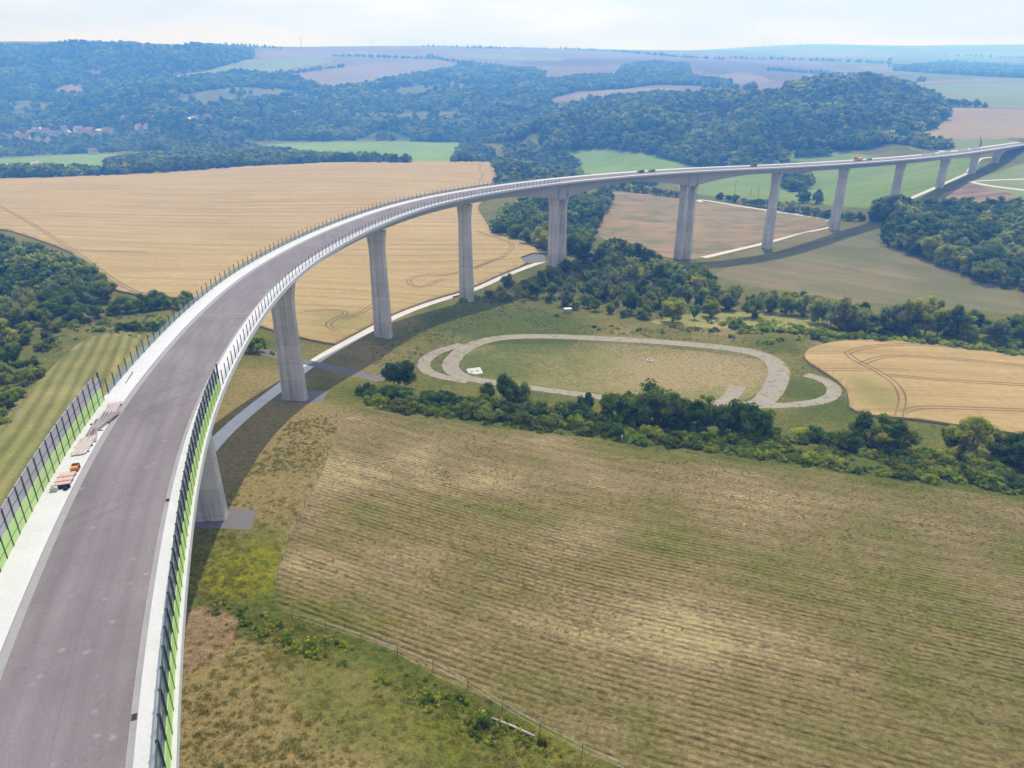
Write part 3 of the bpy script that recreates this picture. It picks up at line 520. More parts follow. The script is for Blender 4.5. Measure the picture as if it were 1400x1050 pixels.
for k, s in enumerate(PIER):
    if s > S_END: break
    if k in (4, 5): pier(s, 1.9, -3.3, .9); pier(s, 1.9, 3.3, .9)
    else: pier(s)
    if k in (4, 5):          # pier table: solid diaphragm block over the twin columns
        for a in (-3.3, 3.3):
            c = deck(s+a, 8, 0); T = Matrix.Translation(c) @ Matrix.Rotation(heading(s), 4, 'Z'); MB().box(-.25,.25,-3.95,3.95,-depth_g(s)+.05,-1.2,T).build('diaphragm', M_deckc, via)
# --- noise barriers and the low glazed screens with tall posts
M_dark = plain('dark_green_steel', (.018, .045, .04), .45, .4)
M_lime = plain('lime_steel', (.2, .37, .05), .5, .3, 0, .08)
M_limep = plain('lime_panel', (.46, .66, .22), .6, .3, 0, .12, 1.2)
def glass_mat(name, c, alpha):
    m = NT(name); m.b.inputs['Roughness'].default_value = .25; m.b.inputs['Specular IOR Level'].default_value = .4; m.color(c); m.b.inputs['Alpha'].default_value = alpha; return m.m
M_grey = glass_mat('frosted_grey_panel', (.38, .375, .39), .96)
M_grey2 = glass_mat('smoked_clear_panel', (.16, .2, .24), .5)
M_tint = glass_mat('green_tinted_glass', (.2, .3, .29), .5)
M_tint2 = glass_mat('clear_glass', (.35, .45, .45), .15)
def mounted(parent, o, s, off, dz=0.0): o.parent = parent; p = deck(s, off, dz); o.location = p; o.rotation_euler = (0, 0, heading(s)); return o
def span(parent, name, mat, s0, s1, off, z0, z1, th):
    a, b = deck(s0, off), deck(s1, off); mid = (a+b)/2; L = (b-a).length; dz = b.z-a.z; mb = MB()
    x = L/2; mb.add([(-x,-th/2,z0-dz/2),(x,-th/2,z0+dz/2),(x,th/2,z0+dz/2),(-x,th/2,z0-dz/2),(-x,-th/2,z1-dz/2),(x,-th/2,z1+dz/2),(x,th/2,z1+dz/2),(-x,th/2,z1-dz/2)], [(0,3,2,1),(4,5,6,7),(0,1,5,4),(1,2,6,5),(2,3,7,6),(3,0,4,7)])
    o = mb.build(name, mat, parent); o.location = mid; o.rotation_euler = (0, 0, math.atan2(b.y-a.y, b.x-a.x)); return o
def hpost(z0, z1, dpt=.2, wd=.16):
    mb = MB(); mb.box(-wd/2, wd/2, -dpt/2, -dpt/2+.03, z0, z1); mb.box(-wd/2, wd/2, dpt/2-.03, dpt/2, z0, z1); mb.box(-.015, .015, -dpt/2+.03, dpt/2-.03, z0, z1); return mb
def noise_barrier(s0, s1, off, label, up_mat, hi, lo_h, side):
    t = empty('noise_barrier', deck((s0+s1)/2, off)); t.location = (0, 0, 0); tag(t, label, 'noise barrier')
    n = int(round((s1-s0)/2.0)); pu = hpost(lo_h, hi+.12).mesh('post'); pl = hpost(.1, lo_h-.003).mesh('post'); bm_ = MB(); bm_.box(-.16,.16,-.2,.2,.1,.14); bp = bm_.mesh('base_plate')
    pu.materials.append(M_dark); pl.materials.append(M_lime if side > 0 else M_dark); bp.materials.append(M_steel)
    for i in range(n+1):
        s = s0+(s1-s0)*i/n; last = i == n
        h_cut = 0
        a = mounted(t, obj('post', pu), s, off); b = obj('post_foot', pl, None, a); b2 = obj('base_plate', bp, None, a)
        if i < n:
            sb = s+(s1-s0)/n; e = .03
            top = hi-(0.6 if i == n-1 else 0)
            l = span(t, 'lower_panel', M_limep, s+e, sb-e, off, .18, lo_h-.01, .1)
            span(t, 'upper_panel', up_mat, s+e, sb-e, off, lo_h+.01, top, .05)
            span(t, 'rail', M_dark, s+e, sb-e, off, lo_h+.95, lo_h+1.0, .09); span(t, 'rail', M_lime if side > 0 else M_dark, s+e, sb-e, off, .98, 1.03, .13)
            span(t, 'rail', M_galv if side < 0 else M_dark, s+e, sb-e, off, hi+.002, hi+.07, .1) if i < n-1 else None
    return t
S_R = deck_s(306, 536, .35); S_L = deck_s(146, 552, 15.6)
noise_barrier(S_R-2*int((S_R+9)/2), S_R, .35, 'tall lime and clear noise barrier on the right edge of the deck', M_grey2, 4.0, 1.9, 1)
noise_barrier(S_L-2*26, S_L, 15.62, 'tall noise barrier with grey upper panels and lime base on the left edge', M_grey, 4.2, 2.1, -1)
def screen(s0, s1, off, label, pan, n=99, th=1.0):
    t = empty('glazed_screen', (0, 0, 0)); tag(t, label, 'screen'); pm = MB(); pm.box(-.045*th,.045*th,-.07*th,.07*th,.1,2.35); me = pm.mesh('post'); me.materials.append(M_dark); e = .06
    for i in range(n+1):
        s = s0+(s1-s0)*i/n
        mounted(t, obj('post', me), s, off)
        if i < n: span(t, 'panel', pan, s+e, s+(s1-s0)/n-e, off, .2, 1.25, .03)
    return t
S_E = PIER[4]-8
screen(S_L+2.4, S_E, 15.7, 'low glazed screen with tall dark posts along the outer left edge', M_tint)
screen(S_R+2.4, S_E, .35, 'low glazed screen with tall dark posts along the inner right edge', M_tint2, 99, .9)
# ------------------------------------------------------------------ foliage
def leaf_mat(name, c1, c2, c3):
    m = NT(name); oi = m.n('ShaderNodeObjectInfo').outputs['Random']; tone = m.attr('tone'); n = m.noise(.5, 3)
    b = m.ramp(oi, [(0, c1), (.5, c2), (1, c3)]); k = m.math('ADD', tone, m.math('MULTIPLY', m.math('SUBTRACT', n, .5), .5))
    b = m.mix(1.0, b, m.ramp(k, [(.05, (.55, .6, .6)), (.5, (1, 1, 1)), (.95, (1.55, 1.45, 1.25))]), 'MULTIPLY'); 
    lc = m.n('ShaderNodeObjectInfo').outputs['Location']; ln = m.noise(.012, 3, .6, lc); b = m.mix(1.0, b, m.ramp(ln, [(.33, (.62, .68, .72)), (.5, (1, 1, 1)), (.66, (1.5, 1.4, 1.2))]), 'MULTIPLY')
    m.color(b); m.b.inputs['Roughness'].default_value = .6
    tr = m.n('ShaderNodeBsdfTranslucent', i_Color=m.mix(1.0, b, (1.5, 1.6, .7), 'MULTIPLY')); mx = m.n('ShaderNodeMixShader', i_Fac=.5, i_1=m.b.outputs[0], i_2=tr.outputs[0])
    m.t.links.new(mx.outputs[0], m.t.nodes['Material Output'].inputs[0]); return m.m
M_leaf = leaf_mat('leaves', (.085, .135, .02), (.16, .21, .03), (.28, .28, .06))
M_silver = leaf_mat('silvery_leaves', (.13, .17, .07), (.17, .2, .09), (.2, .22, .1))
M_leafd = leaf_mat('dark_leaves', (.062, .108, .02), (.1, .15, .026), (.16, .2, .038))
M_bush = leaf_mat('shrub_leaves', (.15, .21, .02), (.21, .27, .03), (.29, .31, .05))
M_lite = leaf_mat('light_leaves', (.09, .12, .022), (.13, .15, .025), (.15, .16, .035))
M_wleaf = leaf_mat('wood_leaves', (.06, .1, .02), (.11, .165, .03), (.25, .27, .065))
M_bark = plain('bark', (.11, .085, .06), .9, .1, 0, .3, 2)
ICO = None
def ico():
    t = (1+5**.5)/2; v = np.array([(-1,t,0),(1,t,0),(-1,-t,0),(1,-t,0),(0,-1,t),(0,1,t),(0,-1,-t),(0,1,-t),(t,0,-1),(t,0,1),(-t,0,-1),(-t,0,1)], float); v /= np.linalg.norm(v[0])
    f = [(0,11,5),(0,5,1),(0,1,7),(0,7,10),(0,10,11),(1,5,9),(5,11,4),(11,10,2),(10,7,6),(7,1,8),(3,9,4),(3,4,2),(3,2,6),(3,6,8),(3,8,9),(4,9,5),(2,4,11),(6,2,10),(8,6,7),(9,8,1)]
    return v, np.array(f)
ICV, ICF = ico()
def crown_mesh(name, rng, centers, radii, nleaf, size, core=.72, flat=1.0):
    """leaf clumps: a core lump per clump, toned darker as painted inner shade, and many small leaf faces round it"""
    V_, Fq, Ft, tq, tt = [], [], [], [], []; nv = 0
    for c, r in zip(centers, radii):
        tone = rng.uniform(.15, .85); cv = ICV*(r*core)*rng.uniform(.8, 1.15, (12, 1))*np.array([1, 1, flat])+c; V_.append(cv); Ft.append(ICF+nv); tt += [tone-.12]*20; nv += 12  # core tone lowered: shade inside the clump put into its colour
        n = max(6, int(nleaf*r*r)); d = rng.normal(size=(n, 3)); d /= np.linalg.norm(d, axis=1)[:,None]; rad = r*(.72+.42*rng.random((n, 1))); p = c+d*rad*np.array([1, 1, flat])
        nrm = d+rng.normal(size=(n, 3))*.55; nrm /= np.linalg.norm(nrm, axis=1)[:,None]; a = np.cross(nrm, rng.normal(size=(n, 3))); a /= np.linalg.norm(a, axis=1)[:,None]; b = np.cross(nrm, a)
        s = size*(.55+.8*rng.random((n, 1))); q = np.stack([p-a*s*.6, p-b*s*.42-nrm*s*.12, p+a*s*.65, p+b*s*.42-nrm*s*.12], 1).reshape(-1, 3); V_.append(q)
        Fq.append(np.arange(n*4).reshape(n, 4)+nv); nv += n*4; tq += list(np.clip(tone+rng.normal(size=n)*.13+.12*d[:,2], 0, 1))  # upper leaves toned lighter, undersides darker: top light painted into the tone
    vs = np.vstack(V_); fq = np.vstack(Fq); ft = np.vstack(Ft); me = bpy.data.meshes.new(name); me.from_pydata(vs.tolist(), [], fq.tolist()+ft.tolist()); me.update()
    at = me.attributes.new('tone', 'FLOAT', 'FACE'); at.data.foreach_set('value', np.array(tq+tt, np.float32)); sm = np.zeros(len(me.polygons), bool); sm[len(fq):] = True; me.polygons.foreach_set('use_smooth', sm)
    return me
def crown_points(rng, kind, h):
    C_, R_ = [], []
    if kind == 'round':
        w = h*.44; z0 = h*.12; n = 36
        for _ in range(n):
            d = rng.normal(size=3); d /= np.linalg.norm(d); k = rng.uniform(.4, 1.08); z = (d[2]*k*.5+.5)*(h*.92-z0)+z0; f = 1-.25*max(0, (z/h-.6)/.4); C_.append((d[0]*w*k*f, d[1]*w*k*f, z)); R_.append(h*rng.choice([.07, .1, .13, .17]))
    elif kind == 'tall':
        w = h*.27; z0 = h*.1
        for i in range(30):
            t = rng.random(); z = z0+t*(h*.9-z0); a = rng.uniform(0, 6.28); k = rng.uniform(.2, 1)*w*(math.sin(math.pi*min(1, .18+t*.8)))**.6; C_.append((k*math.cos(a), k*math.sin(a), z)); R_.append(h*rng.uniform(.07, .115))
    elif kind == 'open':                         # several limbs with gaps between their clumps
        for lim in range(6):
            a = lim*1.05+rng.uniform(-.3, .3); rr_ = h*rng.uniform(.12, .36); zt = h*rng.uniform(.6, .93)
            for j in range(5):
                t = .3+.7*j/4; C_.append((rr_*t*math.cos(a)+rng.normal()*h*.03, rr_*t*math.sin(a)+rng.normal()*h*.03, h*.14+(zt-h*.14)*t+rng.normal()*h*.03)); R_.append(h*rng.uniform(.07, .135))
    elif kind == 'cone':
        for i in range(28):
            t = (i+.5)/28; a = i*2.4; k = h*.2*(1-t)*rng.uniform(.5, 1.05); C_.append((k*math.cos(a), k*math.sin(a), h*.1+t*h*.84)); R_.append(h*(.1*(1-t)+.03))
    elif kind == 'bush':
        w = h*.62
        for _ in range(15):
            a = rng.uniform(0, 6.28); k = w*math.sqrt(rng.random()); z = h*rng.uniform(.18, .78)*(1-.35*k/w); C_.append((k*math.cos(a), k*math.sin(a), z)); R_.append(h*rng.uniform(.15, .27))
    return np.array(C_), np.array(R_)
def trunk_mesh(name, rng, h, kind):
    mb = MB(); r = h*.022; top = h*(.8 if kind in ('cone', 'tall') else .55); lean = rng.normal(size=2)*h*.012
    mb.tube([(0,0,-.6),(0,0,.15),(lean[0]*.5,lean[1]*.5,h*.2),(lean[0],lean[1],top)], [r*1.5,r*1.15,r*.9,r*.3], 8)
    for k in range(5 if kind != 'cone' else 3):
        a = k*1.35+rng.uniform(-.3, .3); z = h*rng.uniform(.18, .4); l = h*rng.uniform(.18, .3); mb.tube([(lean[0]*.5,lean[1]*.5,z),(l*.5*math.cos(a),l*.5*math.sin(a),z+l*.6),(l*math.cos(a),l*math.sin(a),z+l*1.25)], [r*.5,r*.35,r*.12], 6)
    return mb.mesh(name, True)
TPL = {}
def add_tpl(key, kind, h, nleaf, size, mat, nvar, trunk=True):
    for v in range(nvar):
        rng = np.random.default_rng(hash_(key)+v*17); c, r = crown_points(rng, kind, h); cm = crown_mesh(key+'_crown', rng, c, r, nleaf, size); cm.materials.append(mat)
        tm = None
        if trunk: tm = trunk_mesh(key+'_trunk', rng, h, kind); tm.materials.append(M_bark)
        TPL.setdefault(key, []).append((cm, tm, h))
def hash_(s): return sum(ord(ch)*(i+3) for i, ch in enumerate(s))
add_tpl('round', 'round', 10, 46, .52, M_leaf, 6); add_tpl('roundd', 'round', 10, 46, .52, M_leafd, 3); add_tpl('tall', 'tall', 11, 55, .5, M_leaf, 3); add_tpl('open', 'open', 11, 60, .5, M_leaf, 3); add_tpl('willow', 'round', 10, 46, .5, M_silver, 2); add_tpl('cone', 'cone', 10, 70, .45, M_leafd, 1)
add_tpl('bush', 'bush', 3, 150, .34, M_bush, 5, False); add_tpl('bushd', 'bush', 3, 150, .34, M_leafd, 3, False); add_tpl('bushl', 'bush', 3, 150, .34, M_lite, 3, False)
add_tpl('far', 'round', 10, 15, .95, M_wleaf, 3, False); add_tpl('farl', 'bush', 6, 14, .9, M_wleaf, 1, False)
ORD = lambda k: f"{k}{'th' if 10 <= k % 100 <= 20 else {1:'st',2:'nd',3:'rd'}.get(k % 10,'th')}"
GROVES = {}     # area -> list of (screen x, object, kind word)
def scr(p):
    zc = p[1]*CP+(CAMZ-p[2])*SP; return 700+F*p[0]/zc, 525+F*(-p[1]*SP+(CAMZ-p[2])*CP)/zc
TONE = {'round': 'rounded green', 'roundd': 'dark rounded', 'tall': 'tall narrow', 'open': 'open branched', 'cone': 'dark conical', 'willow': 'pale rounded', 'bush': 'fresh green', 'bushd': 'dark green', 'bushl': 'yellow green'}
def plant(area, x, y, h, key, wide=1.0):
    z = gz(x, y)
    cm, tm, h0 = random.choice(TPL[key]); k = h/h0; rz = random.uniform(0, 6.28)
    bush = key.startswith('bush'); sc = (k*wide*random.uniform(.9, 1.1), k*wide*random.uniform(.9, 1.1), k)
    if bush:
        o = bpy.data.objects.new('shrub', cm); COL.objects.link(o); o.location = (x, y, z-.1*h); o.rotation_euler = (0, 0, rz); o.scale = sc
    else:
        o = empty('tree', (x, y, z-.1), rz); o.scale = sc
        a = bpy.data.objects.new('crown', cm); b = bpy.data.objects.new('trunk', tm); COL.objects.link(a); COL.objects.link(b); a.parent = o; b.parent = o
    GROVES.setdefault((area, 'shrub' if bush else 'tree'), []).append((scr((x, y, z))[0], scr((x, y, z))[1], o, key, h)); return o
def plan_poly(P): al = area_px(P, 0); return al2xy(al[:,0], al[:,1])
def scatter(P, mind, maxn, near_first=True):
    Q_ = plan_poly(P); lo, hi = Q_.min(0), Q_.max(0); out = []; c = RNG.uniform(lo, hi, (9000, 2)); c = c[inpoly(c[:,0], c[:,1], Q_)]
    for p in c:
        if all((p[0]-q[0])**2+(p[1]-q[1])**2 > mind*mind for q in out): out.append(p)
        if len(out) >= 400: break
    # the ones that show largest stay individuals
    vis = [p for p in out if -60 < scr((p[0], p[1], gz(*p)))[0] < 1460]; vis.sort(key=lambda p: p[0]**2+p[1]**2) if near_first else None
    REST.extend(vis[maxn:]); return vis[:maxn]
REST = []
def along(P, sp, jit): C = resample(line_px(P, 1), sp); return [(p[0]+random.uniform(-jit, jit), p[1]+random.uniform(-jit, jit)) for p in C]
def px(x, y): p = H(x, y); return p.x, p.y
U = random.uniform; CH = random.choice
A_lw = 'in the wood at the left edge'; A_lr = 'in the row left of the viaduct'; A_h = 'in the hedge between stubble field and oval track'; A_v = 'in the thicket behind the oval track'; A_u = 'under the main span by the river'
A_t = 'in the tree row behind the small wheat field'; A_r = 'in the wood right of the far piers'; A_b = 'in the hedge behind the brown field'
for p in scatter([(-60,470),(-60,345),(0,340),(35,347),(80,370),(120,392),(150,414),(110,427),(85,432),(60,454),(35,482),(5,517),(-20,540)], 6.0, 52): plant(A_lw, *p, CH([U(5, 8), U(8, 12)]), CH(['round','roundd','tall','open','round','willow']), U(.95, 1.3))
for p in along([(95,442),(130,434),(170,428),(210,424),(250,420),(292,428)], 5.0, 1.5): plant(A_lr, *p, U(5, 7.5), CH(['round','roundd']), 1.25)
for p in along([(140,452),(185,448),(215,455),(240,446),(275,440),(300,446)], 5.0, 1.5): plant(A_lr, *p, U(3, 4.5), CH(['bush','bushd']))
for a in ((75,455),(60,478),(45,500),(70,470),(52,515),(35,525),(20,545),(8,560),(0,577),(28,500),(15,522),(85,446),(102,447),(114,442),(62,462),(40,512)): plant(A_lr, *px(*a), U(3, 4.6), CH(['bush','bushl','bushl','bush']))
for x, y, h in ((545,530,8.6),(692,547,6.5),(668,547,4.6),(714,546,5.2),(800,560,4.5),(836,569,6),(866,574,7),(895,580,10.2),(878,577,8.4),(915,582,8.6),(943,587,7.6),(965,590,7.8),(986,594,7.6),(1008,596,8),(1028,599,8.6),(1160,614,4.8),(1183,608,7.5),(1216,611,7.4),(1200,614,5.6),(1240,615,4.6),(1298,617,5.8),(1326,619,8.6),(1366,628,5.4),(1390,634,6.2),(1408,642,7)): plant(A_h, *px(x, y), h*1.2, CH(['round','roundd','open','roundd']), 1.1)
for P, sp, j, h0, h1, ks in (([(508,550),(540,559),(600,566),(660,572),(720,577),(780,583),(840,592),(905,602)], 2.5, 1.5, 2.4, 5.0, ['bush','bush','bushd','bushl','bush']), ([(506,540),(575,549),(640,555),(700,561),(780,567),(840,579)], 2.8, 1.6, 2.8, 5.0, ['bush','bushd','bush']),
        ([(925,600),(1000,604),(1080,600),(1150,605)], 2.8, 1.5, 2.4, 4.6, ['bush','bushd','bush']), ([(865,606),(940,612),(1020,621),(1100,628),(1145,636)], 3.0, 1.5, 1.6, 3.2, ['bush','bush','bushl']),
        ([(1205,650),(1250,654),(1300,656),(1350,662),(1415,668)], 2.6, 1.6, 1.8, 3.8, ['bush','bush','bushd','bushl']), ([(1165,618),(1230,622),(1290,626),(1350,634)], 3.2, 1.5, 2.4, 4.4, ['bush','bushd'])):
    for p in along(P, sp, j): plant(A_h, *p, U(h0, h1), CH(ks), U(1, 1.3))
for p in scatter([(662,407),(690,402),(720,397),(745,380),(790,367),(830,352),(870,354),(900,374),(955,380),(985,400),(1005,422),(960,438),(930,442),(880,438),(835,434),(800,427),(760,420),(735,414),(700,410)], 7.2, 90): plant(A_v, *p, CH([U(3.5, 6), U(6, 9), U(8, 11.5)]), CH(['round','roundd','round','open','tall','open','willow']), U(.85, 1.2))
for a in ((632,412,2.6),(650,408,2.8),(812,448,1.4),(820,451,1.6),(836,446,1.4),(873,452,1.8),(845,450,1.2),(905,455,1.6),(760,432,2.2)): plant(A_v, *px(*a[:2]), a[2], CH(['bush','bushd']))
plant(A_v, *px(688,411), 7, 'round', 1.2)
for p in scatter([(670,318),(690,294),(735,277),(800,274),(835,270),(822,294),(808,322),(800,347),(775,350),(750,347),(735,340),(705,327)], 7, 32): plant(A_u, *p, U(8, 12), CH(['round','roundd','open','round']), 1.1)
for x, y, h in ((1030,434,8),(1050,427,9),(1075,430,7.6),(1095,432,8.6),(1118,442,9),(1135,447,9.6),(1156,455,12.5),(1170,457,8.8),(1225,458,10),(1241,459,12.5),(1263,461,12.5),(1280,463,10),(1300,465,11.5),(1318,468,8.8),(1360,472,7.6),(1385,468,8.6),(1402,466,10.5)): plant(A_t, *px(x, y), h*(1.3 if x > 1200 else 1.15), CH(['open','tall','open','round','willow']) if x > 1200 else CH(['round','round','willow']), 1.0)
for p in along([(985,412),(1030,417),(1090,420),(1140,430),(1180,442),(1250,446),(1330,452),(1412,458)], 6, 2): plant(A_t, *p, U(4.5, 9), CH(['round','roundd']), 1.15)
for p in along([(1010,450),(1060,452),(1120,457),(1180,464),(1250,469),(1330,478),(1412,490)], 3.6, 1.8): plant(A_t, *p, U(2.4, 4.2), CH(['bush','bushd','bush']), 1.2)
for p in along([(1180,455),(1250,460),(1330,468),(1412,476)], 3.4, 2.4): plant(A_t, *p, U(3, 5.5), CH(['bush','bushd','bush']), 1.2)
for a in ((978,453,2.2),(1038,468,2.4),(1052,470,2.8),(1066,466,2.2),(1092,464,3),(1116,464,3.2),(1130,468,2.4),(1000,462,1.6)): plant(A_t, *px(*a[:2]), a[2], CH(['bush','bushd']))
for p in scatter([(1203,332),(1222,308),(1260,290),(1320,286),(1400,284),(1460,286),(1460,430),(1400,404),(1340,384),(1290,364),(1235,345)], 6.6, 62): plant(A_r, *p, CH([U(6, 9), U(9, 14)]), CH(['round','roundd','tall','open','round','willow']), U(.95, 1.35))
for p in along([(832,259),(870,263),(920,269),(950,272)], 6.5, 1.5): plant(A_b, *p, U(6, 9), CH(['round','roundd']), 1.2)
for p in along([(985,273),(1060,286),(1120,296),(1142,301),(1195,302)], 8.5, 1.8): plant(A_b, *p, U(6, 9), CH(['round','roundd']), 1.25)
for a in ((1096,277,11),(1117,278,12),(1061,285,8)): plant(A_b, *px(*a[:2]), a[2], 'roundd', 1.1)
o = plant('x', *px(352,481), 6.2, 'roundd', 1.15); tag(o, 'dark round tree beside the second pier, left of its shaft', 'tree')
o = plant('x', *px(372,484), 1.8, 'bush'); tag(o, 'low bush on the dry slope just left of the second pier', 'shrub')
o = plant('x', *px(659,990), 2.3, 'bushd', .7); tag(o, 'lone dark bush beside the white drain pipe', 'shrub')
o = plant('x', *px(741,1019), 1.5, 'bushl', .5); tag(o, 'small lime green bush right of the white drain pipe', 'shrub')
del GROVES[('x', 'tree')], GROVES[('x', 'shrub')]
for (area, kind), L in GROVES.items():
    L.sort(key=lambda e: e[0]); cnt = {}
    for e in L: cnt[e[3]] = cnt.get(e[3], 0)+1
    run = {}
    for sx, sy, o, key, h in L:
        run[key] = run.get(key, 0)+1; end = f', {ORD(run[key])} from left' if cnt[key] > 1 else ''
        tag(o, f'{TONE[key]} {kind} {area}{end}', kind, f'{kind}s {area}')
# --- far woods: past counting, instanced leaf crowns on scattered points
HOUSE_PX = [(5,187,0),(14,190,1),(25,186,0),(40,184,1),(48,181,0),(55,180,2),(63,182,0),(71,185,1),(79,186,0),(35,191,1),(52,192,0),(66,194,1),(93,184,2),(88,178,0),(108,180,1),(115,184,0),(122,181,0),(138,182,2),(146,180,1),(153,183,0),(126,188,1),(170,163,0),(190,176,1),(201,175,0),(262,166,2),(284,163,1),(128,211,0),(206,73,0),(213,74,1),(11,235,2),(48,233,2)]
KEEP = []
for x, y, k in HOUSE_PX:
    p = H(x, y); KEEP.append((p.x, p.y, 10 if p.y > 1200 else 9))
for x, y in ((190,139), (203,143)): p = H(x, y); KEEP.append((p.x, p.y, 7))
def wood(name, label, polys, step, h0, h1, keep=1.0, lines=(), cat='woodland', pts=None, gaps=False):
    P_ = [] if pts is None else [np.array(pts)]
    for P in polys:
        Q_ = plan_poly(P); lo, hi = Q_.min(0), Q_.max(0); gx, gy = np.meshgrid(np.arange(lo[0], hi[0], step), np.arange(lo[1], hi[1], step)); c = np.stack([gx.ravel(), gy.ravel()], 1); c += RNG.uniform(-.5, .5, c.shape)*step*.95
        c = c[inpoly(c[:,0], c[:,1], Q_)]; P_.append(c[RNG.random(len(c)) < keep])
    for Ln, sp, wd in lines:
        C = resample(line_px(Ln, 1, 3), sp); P_.append(C+RNG.uniform(-wd, wd, C.shape))
    c = np.vstack(P_)
    if gaps:
        g_ = np.sin(c[:,0]*.021+1.9*np.sin(c[:,1]*.013))+np.sin(c[:,1]*.027+1.6*np.sin(c[:,0]*.011))+.6*np.sin(c[:,0]*.07+c[:,1]*.05); c = c[(g_ < 1.0) | (RNG.random(len(c)) < .15)]
        for r in REG:
            if r[0] == 'clearing': q = al2xy(r[1][:,0], r[1][:,1]); c = c[~inpoly(c[:,0], c[:,1], q) | (RNG.random(len(c)) < .05)]
    for hx, hy, hr in KEEP: d = np.hypot(hx, hy); t = np.clip((c@np.array([hx, hy]))/d, d-hr*1.8, d+hr); c = c[np.hypot(c[:,0]-hx/d*t, c[:,1]-hy/d*t) > hr]
    z = ground_z(c[:,0], c[:,1]); n = len(c); me = bpy.data.meshes.new(name); me.from_pydata(np.column_stack([c, z-.3]).tolist(), [], [])
    # neighbouring trees of a wood are alike in height: slow variation plus a little of each tree's own
    hh = h0+(h1-h0)*np.clip(.5+.35*np.sin(c[:,0]*.031+1.3*np.sin(c[:,1]*.023))+RNG.normal(size=n)*.28, 0, 1.15); wv = RNG.uniform(.9, 1.45, n); scv = np.column_stack([hh/10*wv, hh/10*wv, hh/10])
    a = me.attributes.new('scl', 'FLOAT_VECTOR', 'POINT'); a.data.foreach_set('vector', scv.ravel()); a = me.attributes.new('rot', 'FLOAT_VECTOR', 'POINT'); a.data.foreach_set('vector', np.column_stack([np.zeros((n, 2)), RNG.uniform(0, 6.28, n)]).ravel()); a = me.attributes.new('pick', 'INT', 'POINT'); a.data.foreach_set('value', RNG.integers(0, 3, n).astype(np.int32))
    o = obj(name, me); ng = bpy.data.node_groups.new(name, 'GeometryNodeTree'); ng.interface.new_socket('Geometry', in_out='INPUT', socket_type='NodeSocketGeometry'); ng.interface.new_socket('Geometry', in_out='OUTPUT', socket_type='NodeSocketGeometry')
    N = ng.nodes; gi = N.new('NodeGroupInput'); go = N.new('NodeGroupOutput'); jn = N.new('GeometryNodeJoinGeometry')
    def na(nm, ty): q = N.new('GeometryNodeInputNamedAttribute'); q.data_type = ty; q.inputs['Name'].default_value = nm; return q.outputs[0]
    sc, ro, pk = na('scl', 'FLOAT_VECTOR'), na('rot', 'FLOAT_VECTOR'), na('pick', 'INT')
    for v in range(3):
        ip = N.new('GeometryNodeInstanceOnPoints'); ob = N.new('GeometryNodeObjectInfo'); ob.inputs['Object'].default_value = FAROBJ[v]; cmpn = N.new('FunctionNodeCompare'); cmpn.data_type = 'INT'; cmpn.operation = 'EQUAL'; ng.links.new(pk, cmpn.inputs[2]); cmpn.inputs[3].default_value = v
        ng.links.new(gi.outputs[0], ip.inputs['Points']); ng.links.new(cmpn.outputs[0], ip.inputs['Selection']); ng.links.new(ob.outputs['Geometry'], ip.inputs['Instance']); ng.links.new(ro, ip.inputs['Rotation']); ng.links.new(sc, ip.inputs['Scale']); ng.links.new(ip.outputs[0], jn.inputs[0])
    ng.links.new(jn.outputs[0], go.inputs[0]); md = o.modifiers.new('scatter', 'NODES'); md.node_group = ng; tag(o, label, cat, None, 'stuff'); return n
FAROBJ = [bpy.data.objects.new('wood_crown', t[0]) for t in TPL['far']]
